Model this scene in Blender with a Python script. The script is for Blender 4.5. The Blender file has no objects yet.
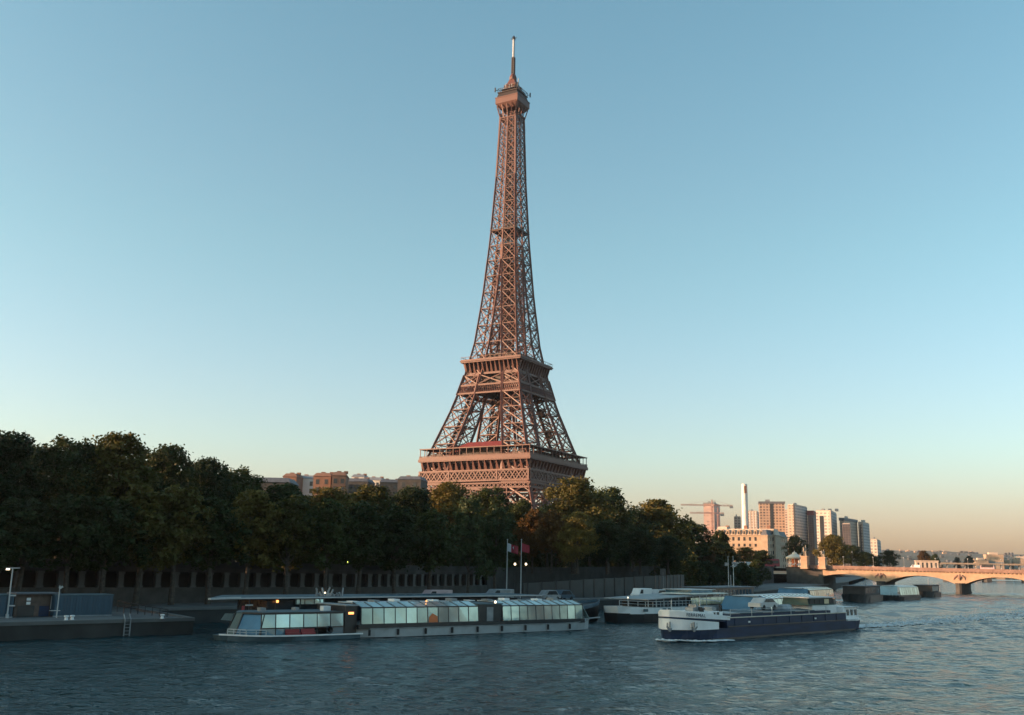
import bpy, math, random
import numpy as np
from mathutils import Vector, Matrix

random.seed(7)
R = math.radians
SC = bpy.context.scene
COL = SC.collection

# ------------------------------------------------------------------ camera, sky, sun, exposure
F, TILT, ROLL, HC = 1000.0, R(11.765), R(1.13), 7.8
ct, st, cr, sr = math.cos(TILT), math.sin(TILT), math.cos(ROLL), math.sin(ROLL)
RIGHT, UP, FWD = Vector((1, 0, 0)), Vector((0, -st, ct)), Vector((0, ct, st))
RR, UU = RIGHT * cr + UP * sr, -RIGHT * sr + UP * cr
cam = bpy.data.objects.new('camera', bpy.data.cameras.new('camera'))
COL.objects.link(cam)
cam.data.sensor_width = 36
cam.data.lens = 36 * F / 1024
cam.data.clip_start, cam.data.clip_end = 0.5, 30000
cam.matrix_world = Matrix(((RR.x, UU.x, -FWD.x, 0), (RR.y, UU.y, -FWD.y, 0), (RR.z, UU.z, -FWD.z, HC), (0, 0, 0, 1)))
SC.camera = cam

SUN_PSI, SUN_EL = R(82), R(9)          # degrees left of straight behind the camera, elevation
SDIR = Vector((-math.sin(SUN_PSI) * math.cos(SUN_EL), -math.cos(SUN_PSI) * math.cos(SUN_EL), math.sin(SUN_EL)))
w = bpy.data.worlds.new('World'); SC.world = w; w.use_nodes = True
nt = w.node_tree
bg = nt.nodes['Background']
sky = nt.nodes.new('ShaderNodeTexSky'); sky.sky_type = 'NISHITA'; sky.sun_disc = False
sky.sun_elevation = SUN_EL
sky.sun_rotation = math.atan2(SDIR.x, SDIR.y)
sky.altitude = 30; sky.air_density = 1.0; sky.dust_density = 1.6; sky.ozone_density = 1.0
# grade of the sky: cooler cyan above, warm band at the horizon (by true elevation)
geo = nt.nodes.new('ShaderNodeTexCoord'); sxyz = nt.nodes.new('ShaderNodeSeparateXYZ'); nt.links.new(geo.outputs['Generated'], sxyz.inputs[0])
grd = nt.nodes.new('ShaderNodeValToRGB'); e_ = grd.color_ramp.elements
e_[0].position = .02; e_[0].color = (1.0, .73, .82, 1); e_[1].position = .12; e_[1].color = (.97, .95, .98, 1)
for ps_, cc_ in ((.33, (.90, 1.02, .94)), (.55, (.85, 1.05, .97))):
    el_ = e_.new(ps_); el_.color = (*cc_, 1)
grd.color_ramp.interpolation = 'EASE'
mul = nt.nodes.new('ShaderNodeMix'); mul.data_type = 'RGBA'; mul.blend_type = 'MULTIPLY'; mul.inputs['Factor'].default_value = 1
gn = nt.nodes.new('ShaderNodeMix'); gn.data_type = 'RGBA'; gn.blend_type = 'MULTIPLY'; gn.inputs['Factor'].default_value = 1; gn.inputs['B'].default_value = (1.0, 1.1, 1.13, 1)
nt.links.new(sxyz.outputs[2], grd.inputs[0]); nt.links.new(sky.outputs[0], mul.inputs['A']); nt.links.new(grd.outputs[0], mul.inputs['B'])
nt.links.new(mul.outputs['Result'], gn.inputs['A']); nt.links.new(gn.outputs['Result'], bg.inputs[0]); bg.inputs[1].default_value = 0.12
sun = bpy.data.objects.new('sun', bpy.data.lights.new('sun', 'SUN')); COL.objects.link(sun)
sun.data.energy = 5.0; sun.data.angle = R(0.5); sun.data.color = (1.0, 0.56, 0.33)
sun.rotation_euler = SDIR.to_track_quat('Z', 'Y').to_euler()
sun.location = (-100, -100, 300)
SC.view_settings.view_transform = 'Standard'; SC.view_settings.look = 'None'
SC.view_settings.gamma = 1.0; SC.view_settings.use_curve_mapping = False
SC.view_settings.exposure = 1.2


def ray(px, py):
    a, b = (px - 512) / F, (357.5 - py) / F
    return FWD + RR * a + UU * b


def at(px, py, Y):
    d = ray(px, py); k = Y / d.y
    return Vector((d.x * k, Y, HC + d.z * k))


def gx(px, Y):
    """world x of photo column px at depth Y near the horizon"""
    return at(px, 568, Y).x


# ------------------------------------------------------------------ materials
def mat(name, col, rough=0.7, metal=0.0, var=0.25, scale=1.0, col2=None, bump=0.0, ior=None, objvar=0.0, stretch=None):
    m = bpy.data.materials.new(name); m.use_nodes = True
    t = m.node_tree; b = t.nodes['Principled BSDF']
    b.inputs['Roughness'].default_value = rough; b.inputs['Metallic'].default_value = metal
    if ior: b.inputs['IOR'].default_value = ior
    tc = t.nodes.new('ShaderNodeTexCoord')
    n = t.nodes.new('ShaderNodeTexNoise'); n.inputs['Scale'].default_value = scale; n.inputs['Detail'].default_value = 5
    if stretch:
        mp = t.nodes.new('ShaderNodeMapping'); mp.inputs['Scale'].default_value = stretch
        t.links.new(tc.outputs['Object'], mp.inputs[0]); t.links.new(mp.outputs[0], n.inputs['Vector'])
    else:
        t.links.new(tc.outputs['Object'], n.inputs['Vector'])
    rp = t.nodes.new('ShaderNodeValToRGB')
    c2 = col2 or tuple(min(1, c * (1 + var)) for c in col)
    c1 = tuple(c * (1 - var) for c in col) if not col2 else col
    rp.color_ramp.elements[0].position = .32; rp.color_ramp.elements[1].position = .68
    rp.color_ramp.elements[0].color = (*c1, 1); rp.color_ramp.elements[1].color = (*c2, 1)
    t.links.new(n.outputs['Fac'], rp.inputs[0])
    out = rp.outputs[0]
    if objvar:
        oi = t.nodes.new('ShaderNodeObjectInfo')
        mr = t.nodes.new('ShaderNodeMapRange'); mr.inputs['To Min'].default_value = 1 - objvar; mr.inputs['To Max'].default_value = 1 + objvar
        t.links.new(oi.outputs['Random'], mr.inputs['Value'])
        hs = t.nodes.new('ShaderNodeHueSaturation'); t.links.new(out, hs.inputs['Color']); t.links.new(mr.outputs[0], hs.inputs['Value'])
        out = hs.outputs[0]
    t.links.new(out, b.inputs['Base Color'])
    if bump:
        bp = t.nodes.new('ShaderNodeBump'); bp.inputs['Strength'].default_value = bump; bp.inputs['Distance'].default_value = .1
        t.links.new(n.outputs['Fac'], bp.inputs['Height']); t.links.new(bp.outputs[0], b.inputs['Normal'])
    return m


def emit_mat(name, col, s):
    m = bpy.data.materials.new(name); m.use_nodes = True
    b = m.node_tree.nodes['Principled BSDF']; b.inputs['Base Color'].default_value = (*col, 1)
    b.inputs['Emission Color'].default_value = (*col, 1); b.inputs['Emission Strength'].default_value = s
    return m


def grid_mat(name, wall, win, win2, w=3.0, h=3.0, mortar=.5, rough=.6):
    """a facade: rows of window openings in a wall, laid out in the object's own metres"""
    m = bpy.data.materials.new(name); m.use_nodes = True
    t = m.node_tree; b = t.nodes['Principled BSDF']
    tc = t.nodes.new('ShaderNodeTexCoord'); sp = t.nodes.new('ShaderNodeSeparateXYZ'); t.links.new(tc.outputs['Object'], sp.inputs[0])
    ad = t.nodes.new('ShaderNodeMath'); ad.operation = 'ADD'; t.links.new(sp.outputs[0], ad.inputs[0]); t.links.new(sp.outputs[1], ad.inputs[1])
    cb = t.nodes.new('ShaderNodeCombineXYZ'); t.links.new(ad.outputs[0], cb.inputs[0]); t.links.new(sp.outputs[2], cb.inputs[1])
    br = t.nodes.new('ShaderNodeTexBrick'); br.offset = 0; br.offset_frequency = 2
    br.inputs['Scale'].default_value = 1; br.inputs['Brick Width'].default_value = w; br.inputs['Row Height'].default_value = h
    br.inputs['Mortar Size'].default_value = mortar; br.inputs['Mortar Smooth'].default_value = .1
    br.inputs['Color1'].default_value = (*win, 1); br.inputs['Color2'].default_value = (*win2, 1); br.inputs['Mortar'].default_value = (*wall, 1)
    t.links.new(cb.outputs[0], br.inputs['Vector'])
    n = t.nodes.new('ShaderNodeTexNoise'); n.inputs['Scale'].default_value = .08; n.inputs['Detail'].default_value = 6
    t.links.new(tc.outputs['Object'], n.inputs['Vector'])
    mr = t.nodes.new('ShaderNodeMapRange'); mr.inputs['To Min'].default_value = .75; mr.inputs['To Max'].default_value = 1.25
    t.links.new(n.outputs['Fac'], mr.inputs['Value'])
    hs = t.nodes.new('ShaderNodeHueSaturation'); t.links.new(br.outputs['Color'], hs.inputs['Color']); t.links.new(mr.outputs[0], hs.inputs['Value'])
    t.links.new(hs.outputs[0], b.inputs['Base Color'])
    b.inputs['Roughness'].default_value = rough
    return m


def leaf_mat(name, c1, c2):
    m = bpy.data.materials.new(name); m.use_nodes = True
    t = m.node_tree; b = t.nodes['Principled BSDF']; b.inputs['Roughness'].default_value = .6
    b.inputs['Specular IOR Level'].default_value = .2
    g = t.nodes.new('ShaderNodeNewGeometry'); n = t.nodes.new('ShaderNodeTexNoise'); n.inputs['Scale'].default_value = .55; n.inputs['Detail'].default_value = 4
    t.links.new(g.outputs['Position'], n.inputs['Vector'])
    oi = t.nodes.new('ShaderNodeObjectInfo')
    ad = t.nodes.new('ShaderNodeMath'); ad.operation = 'MULTIPLY_ADD'; ad.inputs[1].default_value = .7
    t.links.new(oi.outputs['Random'], ad.inputs[0])
    s = t.nodes.new('ShaderNodeMath'); s.operation = 'SUBTRACT'; s.inputs[1].default_value = .35
    t.links.new(n.outputs['Fac'], s.inputs[0]); t.links.new(s.outputs[0], ad.inputs[2])
    mx = t.nodes.new('ShaderNodeMix'); mx.data_type = 'RGBA'; mx.clamp_factor = True
    mx.inputs['A'].default_value = (*c1, 1); mx.inputs['B'].default_value = (*c2, 1)
    t.links.new(ad.outputs[0], mx.inputs['Factor'])
    t.links.new(mx.outputs['Result'], b.inputs['Base Color'])
    tr = t.nodes.new('ShaderNodeBsdfTranslucent'); t.links.new(mx.outputs['Result'], tr.inputs['Color'])
    ms = t.nodes.new('ShaderNodeMixShader'); ms.inputs[0].default_value = .25
    t.links.new(b.outputs[0], ms.inputs[1]); t.links.new(tr.outputs[0], ms.inputs[2])
    t.links.new(ms.outputs[0], t.nodes['Material Output'].inputs[0])
    return m


M = dict(
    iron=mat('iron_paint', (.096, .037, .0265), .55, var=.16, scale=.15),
    iron_dark=mat('iron_dark_shade', (.02, .012, .010), .6, var=.2, scale=.2),  # darker copy of the iron paint, shade of the inner parts put into its colour
    red_roof=mat('red_roof', (.15, .028, .028), .6),
    dark_glass=mat('dark_glass', (.03, .035, .04), .15, var=.3),
    white=mat('white_paint', (.72, .73, .72), .45, var=.07, scale=.8),
    cream=mat('cream_paint', (.6, .55, .45), .5, var=.1),
    black=mat('black_paint', (.018, .02, .022), .4, var=.3),
    navy=mat('navy_paint', (.006, .020, .058), .65, var=.35, scale=.7, stretch=(.4, .4, 2)),
    steel=mat('grey_steel', (.22, .24, .25), .45, metal=.2),
    pale_steel=mat('pale_steel', (.38, .41, .42), .4, metal=.1, var=.1),
    teal_deck=mat('blue_grey_deck', (.06, .10, .12), .8),
    pane=mat('canopy_glass', (.33, .44, .44), .07, metal=.5, var=.14, scale=.5, objvar=.32),
    pane_blue=mat('blue_glass', (.10, .2, .27), .08, metal=.35, var=.2, scale=.5),
    pane_yellow=mat('yellow_glass', (.55, .5, .33), .2, metal=.2, var=.2, scale=.6),
    red=mat('red_paint', (.25, .03, .035), .5, var=.2),
    orange=mat('orange_flat', (.6, .16, .05), .7, var=.1),  # orange for the painted pane reflection and the carousel drum
    parapet_stone=mat('parapet_stone', (.25, .155, .12), .8, var=.2, scale=.6),
    matt_dark=mat('matt_dark', (.03, .026, .025), .7, var=.3),
    rubber=mat('rubber', (.012, .012, .013), .8),
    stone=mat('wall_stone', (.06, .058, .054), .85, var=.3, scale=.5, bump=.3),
    stone_pale=mat('pale_stone', (.42, .29, .19), .8, var=.16, scale=.35),
    coping=mat('coping_stone', (.10, .103, .10), .75, var=.15, scale=.6),
    stone_dark=mat('dark_stone', (.035, .035, .033), .9, var=.35, scale=.35, bump=.3),  # darker stone tone with random variation
    concrete=mat('panel_concrete', (.07, .069, .065), .85, var=.15, scale=.4),
    paving=mat('quay_paving', (.10, .10, .098), .85, var=.25, scale=.4),
    asphalt=mat('asphalt', (.05, .05, .052), .9, var=.2, scale=.3),
    earth=mat('ground_earth', (.035, .036, .024), .95, var=.35, scale=.05),
    bark=mat('bark', (.055, .045, .035), .9, var=.4, scale=3, bump=.4),
    blue_metal=mat('blue_container', (.03, .07, .105), .55, var=.2, scale=.8, stretch=(6, 6, .3)),
    brown_wood=mat('brown_boards', (.10, .07, .055), .8, var=.3, scale=1.5),
    slate=mat('slate_roof', (.10, .11, .125), .6, var=.2),
    zinc=mat('zinc_roof', (.22, .235, .25), .5, var=.15),
    palace=mat('palace_stone', (.36, .28, .20), .8, var=.15, scale=.3),
    brick=mat('orange_brick', (.22, .12, .08), .8, var=.15, scale=.3),
    beige=mat('beige_wall', (.5, .42, .34), .8, var=.1, scale=.2),
    white_wall=mat('white_wall', (.66, .63, .58), .75, var=.08, scale=.2),
    crane_white=mat('faded_pink_paint', (.45, .33, .33), .5, var=.1),
    pink=mat('crane_paint', (.42, .24, .2), .5, var=.1),
    flag_red=mat('flag_red', (.26, .025, .04), .8, var=.1),
    flag_white=mat('flag_white', (.38, .42, .46), .8, var=.05),
    win=mat('window_glass', (.04, .045, .05), .12, var=.3),
    copper=mat('copper_green', (.03, .065, .055), .7),
    bronze=mat('statue_stone', (.32, .29, .24), .8, var=.2),
    lamp=emit_mat('lamp_glow', (1.0, .82, .55), 1.4),
    lamp_orange=emit_mat('orange_lamp_glow', (1.0, .35, .1), 1.3),
    signal=emit_mat('signal_glow', (.75, .9, .15), 3.0),
)


# ------------------------------------------------------------------ mesh helpers
class MB:
    def __init__(s):
        s.v, s.f, s.m = [], [], []

    def add(s, vs, fs, mi=0):
        n = len(s.v)
        s.v += [tuple(x) for x in vs]
        s.f += [tuple(i + n for i in f) for f in fs]
        s.m += [mi] * len(fs)
        return s

    def box(s, x0, x1, y0, y1, z0, z1, mi=0):
        vs = [(x0, y0, z0), (x1, y0, z0), (x1, y1, z0), (x0, y1, z0), (x0, y0, z1), (x1, y0, z1), (x1, y1, z1), (x0, y1, z1)]
        return s.add(vs, [(3, 2, 1, 0), (4, 5, 6, 7), (0, 1, 5, 4), (1, 2, 6, 5), (2, 3, 7, 6), (3, 0, 4, 7)], mi)

    def taper(s, b0, b1, z0, z1, mi=0):
        """frustum: b = (x0,x1,y0,y1) at z0 and z1"""
        vs = [(b[i], b[j], z) for b, z in ((b0, z0), (b1, z1)) for i, j in ((0, 2), (1, 2), (1, 3), (0, 3))]
        return s.add(vs, [(3, 2, 1, 0), (4, 5, 6, 7), (0, 1, 5, 4), (1, 2, 6, 5), (2, 3, 7, 6), (3, 0, 4, 7)], mi)

    def bar(s, p, q, w, h=None, mi=0):
        p, q = Vector(p), Vector(q)
        d = q - p
        if d.length < 1e-6: return s
        d.normalize()
        a = d.cross(Vector((0, 0, 1)))
        if a.length < .05: a = d.cross(Vector((1, 0, 0)))
        a.normalize(); b = a.cross(d)
        j = random.uniform(.93, 1.07)
        a *= w * j / 2; b *= (h or w) * j / 2
        vs = [p - a - b, p + a - b, p + a + b, p - a + b, q - a - b, q + a - b, q + a + b, q - a + b]
        return s.add(vs, [(3, 2, 1, 0), (4, 5, 6, 7), (0, 1, 5, 4), (1, 2, 6, 5), (2, 3, 7, 6), (3, 0, 4, 7)], mi)

    def tube(s, pts, rad, n=8, mi=0):
        rings = []
        pts = [Vector(p) for p in pts]
        if not isinstance(rad, (list, tuple)): rad = [rad] * len(pts)
        vs = []
        for i, p in enumerate(pts):
            d = (pts[min(i + 1, len(pts) - 1)] - pts[max(i - 1, 0)]).normalized()
            a = d.cross(Vector((0, 0, 1)))
            if a.length < .05: a = d.cross(Vector((1, 0, 0)))
            a.normalize(); b = a.cross(d)
            vs += [p + (a * math.cos(k * 2 * math.pi / n) + b * math.sin(k * 2 * math.pi / n)) * rad[i] for k in range(n)]
        fs = [(i * n + k, i * n + (k + 1) % n, (i + 1) * n + (k + 1) % n, (i + 1) * n + k) for i in range(len(pts) - 1) for k in range(n)]
        fs += [tuple(range(n - 1, -1, -1)), tuple((len(pts) - 1) * n + k for k in range(n))]
        return s.add(vs, fs, mi)

    def lathe(s, prof, n=12, c=(0, 0, 0), mi=0):
        """prof: list of (r, z)"""
        vs = [(c[0] + r * math.cos(2 * math.pi * k / n), c[1] + r * math.sin(2 * math.pi * k / n), c[2] + z) for r, z in prof for k in range(n)]
        fs = [(i * n + k, i * n + (k + 1) % n, (i + 1) * n + (k + 1) % n, (i + 1) * n + k) for i in range(len(prof) - 1) for k in range(n)]
        fs += [tuple(range(n - 1, -1, -1)), tuple((len(prof) - 1) * n + k for k in range(n))]
        return s.add(vs, fs, mi)

    def poly(s, pts, thick, mi=0):
        """flat polygon given a thickness vector"""
        t = Vector(thick); n = len(pts); pts = [Vector(p) for p in pts]
        vs = pts + [p + t for p in pts]
        fs = [tuple(range(n - 1, -1, -1)), tuple(range(n, 2 * n))] + [(i, (i + 1) % n, n + (i + 1) % n, n + i) for i in range(n)]
        return s.add(vs, fs, mi)

    def loft(s, secs, mi=0, closed=True, caps=True):
        k = len(secs[0]); vs = [p for sec in secs for p in sec]
        rng = range(k if closed else k - 1)
        fs = [(i * k + j, i * k + (j + 1) % k, (i + 1) * k + (j + 1) % k, (i + 1) * k + j) for i in range(len(secs) - 1) for j in rng]
        if caps: fs += [tuple(range(k - 1, -1, -1)), tuple((len(secs) - 1) * k + j for j in range(k))]
        return s.add(vs, fs, mi)

    def build(s, name, m, parent=None, smooth=False, loc=None):
        me = bpy.data.meshes.new(name)
        me.from_pydata(s.v, [], s.f)
        for x in (m if isinstance(m, (list, tuple)) else [m]):
            if x: me.materials.append(x)
        if any(s.m): me.polygons.foreach_set('material_index', s.m)
        if smooth: me.polygons.foreach_set('use_smooth', [True] * len(me.polygons))
        import bmesh
        bm = bmesh.new(); bm.from_mesh(me); bmesh.ops.recalc_face_normals(bm, faces=bm.faces); bm.to_mesh(me); bm.free()
        o = bpy.data.objects.new(name, me); COL.objects.link(o)
        if parent: o.parent = parent
        if loc: o.location = loc
        return o


def tag(o, label=None, cat=None, group=None, kind=None):
    if label: o['label'] = label
    if cat: o['category'] = cat
    if group: o['group'] = group
    if kind: o['kind'] = kind
    return o


def thing(name, label, cat, loc=(0, 0, 0), rz=0.0, group=None):
    o = bpy.data.objects.new(name, None); o.empty_display_size = .5; COL.objects.link(o)
    o.location = loc; o.rotation_euler = (0, 0, rz)
    return tag(o, label, cat, group)


def copy_tree(o, parent=None):
    c = o.copy(); COL.objects.link(c); c.parent = parent
    for ch in list(o.children): copy_tree(ch, c)
    return c


def lerp(x, xs, ys): return float(np.interp(x, xs, ys))


# ------------------------------------------------------------------ setting: ground, quay, water, hills
BANK = [(-187, -43), (-47.3, 96.8), (-33.6, 111.0), (-44, 124), (-15, 153), (14, 186), (38, 220), (70, 285), (139, 446), (200, 600), (420, 1200), (1100, 3000)]
WALL = [(-205, -18), (-64, 123), (-51, 136), (-46, 141), (-22, 166), (-4, 200), (12, 235), (44, 292), (116, 446), (178, 600), (390, 1200), (1050, 3000)]
ZQ = [1.65, 1.65, 1.65, 1.9, 2.0, 2.1, 2.2, 2.4, 2.6, 2.6, 2.6, 2.6]


def zpl(y): return lerp(y, [0, 230, 400, 5000], [6.5, 6.6, 9.2, 9.2])


mb = MB(); n = len(BANK)
for i in range(n - 1):
    a, b, c, d = BANK[i], BANK[i + 1], WALL[i + 1], WALL[i]
    mb.add([(*a, ZQ[i]), (*b, ZQ[i + 1]), (*c, ZQ[i + 1]), (*d, ZQ[i])], [(0, 1, 2, 3)])
tag(mb.build('quay', M['paving']), kind='structure')
mb = MB()
for i in range(n - 1):
    pts = []
    for j in (i, i + 1):
        x, y = WALL[j]; z = zpl(y)
        pts += [[(x - .85 * k, y + .5 * k, z) for k in (0.6, 400, 3500)]]
    for k in range(2): mb.add([pts[0][k], pts[1][k], pts[1][k + 1], pts[0][k + 1]], [(0, 1, 2, 3)])
tag(mb.build('upper_ground', M['earth']), kind='structure')
mb = MB()
for i in range(n - 1):
    q = []
    for j in (i, i + 1):
        x, y = WALL[j]; z = zpl(y) + .02
        q.append([(x - .85 * k, y + .5 * k, z) for k in (3.5, 15)])
    mb.add([q[0][0], q[1][0], q[1][1], q[0][1]], [(0, 1, 2, 3)])
tag(mb.build('road', M['asphalt']), kind='structure')
mb = MB().add([(-9000, -3000, -3), (9000, -3000, -3), (9000, 9000, -3), (-9000, 9000, -3)], [(0, 1, 2, 3)])
tag(mb.build('riverbed', M['earth']), kind='structure')

# water: a fine patch carrying the wake, a plain sheet beyond
BB, BD = Vector((18.9, 112.3)), Vector((30.8, 33.7)).normalized()        # barge bow and its axis towards the stern


def water_h(X, Y):
    u = (X - BB.x) * BD.x + (Y - BB.y) * BD.y
    v = -(X - BB.x) * BD.y + (Y - BB.y) * BD.x
    h = np.zeros_like(X)
    av = np.abs(v)
    for u0, A, sp in ((0, .17, .36), (40, .24, .34)):
        uu = np.clip(u - u0, 0, None)
        e = av - sp * uu - 2.2
        env = np.exp(-(e / (1.6 + .035 * uu)) ** 2) * np.exp(-uu / 120) * (uu > 0)
        h += A * env * np.cos(e * 1.9) * (.7 + .3 * np.cos(uu * .9))
    uu = np.clip(u - 44, 0, None)
    h += .13 * np.cos(uu * 1.25 + .1 * v) * np.exp(-(v / (3 + .2 * uu)) ** 2) * np.exp(-uu / 90) * (uu > 0)
    # wind ripples: many short crossing waves, shorter ones only where the mesh is fine
    wr = np.random.RandomState(11)
    near = np.clip((200 - Y) / 30, 0, 1)
    for k in range(26):
        lam = 1.0 * 4.2 ** (k / 25.0); th = R(115) + wr.normal() * .75; p_ = wr.rand() * 6.3
        A = .040 * lam / 6.283
        q = (X * math.cos(th) + Y * math.sin(th)) * 6.283 / lam + p_ + .8 * np.sin(X * .11 + k) + .8 * np.sin(Y * .07 + 2 * k)
        gate = .55 + .45 * np.sin(X * .045 * (1 + .1 * k) + Y * .06 + k * 1.7)
        h += A * np.sin(q) * gate * near
    far = np.clip((Y - 150) / 50, 0, 1)
    for k in range(14):
        lam = 5.5 * 2.2 ** (k / 13.0); th = R(112) + wr.normal() * .6
        h += .034 * lam / 6.283 * far * np.sin((X * math.cos(th) + Y * math.sin(th)) * 6.283 / lam + wr.rand() * 6.3 + np.sin(X * .05 + k))
    return h


gxs = np.concatenate([np.arange(-72, 128, .32), np.arange(128, 330, 1.5)])
gys = np.concatenate([np.arange(28, 190, .32), np.arange(190, 470, 1.5)])
GX, GY = np.meshgrid(gxs, gys)
Hh = water_h(GX, GY)
edge = np.minimum.reduce([GX - gxs[0], gxs[-1] - GX, GY - gys[0], gys[-1] - GY]); Hh *= np.clip(edge / 20, 0, 1)
V = np.stack([GX.ravel(), GY.ravel(), Hh.ravel()], 1)
nx, ny = len(gxs), len(gys)
ii = np.arange((ny - 1) * (nx - 1)); r_, c_ = ii // (nx - 1), ii % (nx - 1); a = r_ * nx + c_
Fq = np.stack([a, a + 1, a + nx + 1, a + nx], 1)
x0, x1, y0, y1 = gxs[0], gxs[-1], gys[0], gys[-1]
B0 = 9000
ext = [(-B0, -3000, 0), (B0, -3000, 0), (B0, B0, 0), (-B0, B0, 0), (x0, y0, 0), (x1, y0, 0), (x1, y1, 0), (x0, y1, 0)]
nv = len(V)
verts = np.concatenate([V, np.array(ext)])
faces = Fq.tolist() + [[nv + i for i in f] for f in ((0, 1, 5, 4), (1, 2, 6, 5), (2, 3, 7, 6), (3, 0, 4, 7))]
wm = bpy.data.materials.new('river_water'); wm.use_nodes = True
t = wm.node_tree; b = t.nodes['Principled BSDF']
b.inputs['Base Color'].default_value = (.006, .030, .035, 1); b.inputs['Roughness'].default_value = .12; b.inputs['IOR'].default_value = 1.333
g = t.nodes.new('ShaderNodeNewGeometry')
hs = []
for sx, sy, scl, det, amp in ((.8, 1.0, .22, 2, .7), (.8, 1.1, .9, 3, .5), (1, 1, 2.8, 3, .26)):
    mp = t.nodes.new('ShaderNodeMapping'); mp.inputs['Scale'].default_value = (sx, sy, 1); mp.inputs['Rotation'].default_value = (0, 0, R(25))
    t.links.new(g.outputs['Position'], mp.inputs[0])
    nz = t.nodes.new('ShaderNodeTexNoise'); nz.inputs['Scale'].default_value = scl; nz.inputs['Detail'].default_value = det; nz.inputs['Distortion'].default_value = .3
    t.links.new(mp.outputs[0], nz.inputs['Vector'])
    mu = t.nodes.new('ShaderNodeMath'); mu.operation = 'MULTIPLY'; mu.inputs[1].default_value = amp
    t.links.new(nz.outputs['Fac'], mu.inputs[0]); hs.append(mu)
s1 = t.nodes.new('ShaderNodeMath'); t.links.new(hs[0].outputs[0], s1.inputs[0]); t.links.new(hs[1].outputs[0], s1.inputs[1])
s2 = t.nodes.new('ShaderNodeMath'); t.links.new(s1.outputs[0], s2.inputs[0]); t.links.new(hs[2].outputs[0], s2.inputs[1])
bp = t.nodes.new('ShaderNodeBump'); bp.inputs['Strength'].default_value = 1.0; bp.inputs['Distance'].default_value = .75
t.links.new(s2.outputs[0], bp.inputs['Height']); t.links.new(bp.outputs[0], b.inputs['Normal'])
me = bpy.data.meshes.new('river'); me.from_pydata(verts.tolist(), [], faces); me.materials.append(wm)
me.polygons.foreach_set('use_smooth', [True] * len(me.polygons))
o = bpy.data.objects.new('river_water', me); COL.objects.link(o); tag(o, kind='structure')

# hills beyond the bridge
hill_m = mat('hill_green', (.06, .075, .045), .95, var=.5, scale=.006, col2=(.13, .12, .09))
xs = np.linspace(-1500, 4500, 121); ys = np.linspace(3100, 5600, 14)
hv, rng = [], np.random.RandomState(3)
ph = rng.rand(8) * 6.3
for y in ys:
    for x in xs:
        tt = min(1, (y - 3100) / 1700)
        rdg = 112 + 5 * math.sin(x / 310 + ph[0]) + 3 * math.sin(x / 120 + ph[1]) + 2 * math.sin(x / 53 + ph[2])
        if x < 1400: rdg *= .85 + .15 * max(0, (x + 1500) / 2900)
        z = -4 + (rdg + 4) * (tt * tt * (3 - 2 * tt)) * (1 if y < 4900 else 1 - (y - 4900) / 1500)
        hv.append((x, y, z + 4 * math.sin(x / 90 + y / 150) * tt * (1 - tt)))
hf = [(j * 121 + i, j * 121 + i + 1, (j + 1) * 121 + i + 1, (j + 1) * 121 + i) for j in range(13) for i in range(120)]
tag(MB().add(hv, hf).build('hills', hill_m, smooth=True), kind='structure')
mb = MB()
for k in range(330):
    x = rng.uniform(1100, 2700); tt = rng.rand() ** 1.2; y = 3150 + 1500 * tt
    q = (y - 3100) / 1700; z = -4 + 112 * (q * q * (3 - 2 * q))
    a_, h_ = rng.uniform(6, 20), rng.uniform(5, 12)
    mb.box(x, x + a_, y, y + 12, z - 4, z + h_, int(rng.randint(3)))
tag(mb.build('hillside_town', [M['stone_pale'], M['slate'], M['concrete']]),
    'pale scatter of far houses across the hazy hillside beyond the bridge', 'town', kind='stuff')

# ------------------------------------------------------------------ iron tower
TZ = 6.5
tower = thing('iron_lattice_tower', 'tall brown iron lattice tower tapering to a mast above the riverside trees', 'tower',
              (569.2 * math.sin(R(-.275)), 569.2 * math.cos(R(-.275)), TZ), -R(29.63))
WO = ([0, 20, 36, 46, 57, 71.5, 89, 103, 115.7, 124, 154, 191, 229, 268, 280], [62, 47, 37.3, 34.0, 32.5, 27.7, 22.1, 18.4, 15.9, 14.2, 11.1, 8.4, 6.5, 5.3, 5.0])
LW = ([0, 57, 103, 124, 155, 184, 300], [25, 15.2, 11.2, 9.9, 9.3, 9.0, 9.0])


def wo(z): return lerp(z, *WO)
def wi(z): return max(.35, wo(z) - lerp(z, *LW))


def xpanel(mb, A, B, C, D, w, sub=True):
    """A,B low corners, D,C high corners (A-D and B-C are chords): cross, horizontal, light secondary members"""
    A, B, C, D = map(Vector, (A, B, C, D))
    mb.bar(A, C, w); mb.bar(B, D, w); mb.bar(D, C, w)
    if sub:
        mid = (A + B + C + D) / 4
        ad, bc = (A + D) / 2, (B + C) / 2
        mb.bar(ad, bc, w * .55)
        mb.bar(ad, (D + C) / 2, w * .45); mb.bar(bc, (D + C) / 2, w * .45)
        mb.bar(ad, (A + B) / 2, w * .45); mb.bar(bc, (A + B) / 2, w * .45)


def leg_panels(mb, sx, sy, zs, cw, xw, sub=True, faces=(0, 1, 2, 3)):
    for k in range(len(zs) - 1):
        z0, z1 = zs[k], zs[k + 1]
        cs = []
        for z in (z0, z1):
            o_, i_ = wo(z), wi(z)
            cs.append([(sx * o_, sy * o_, z), (sx * i_, sy * o_, z), (sx * i_, sy * i_, z), (sx * o_, sy * i_, z)])
        for j in range(4):
            mb.bar(cs[0][j], cs[1][j], cw)
            jj = (j + 1) % 4
            if j in faces: xpanel(mb, cs[0][j], cs[0][jj], cs[1][jj], cs[1][j], xw, sub)
        # diaphragm
        mb.bar(cs[1][0], cs[1][2], xw * .8); mb.bar(cs[1][1], cs[1][3], xw * .8)


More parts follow.
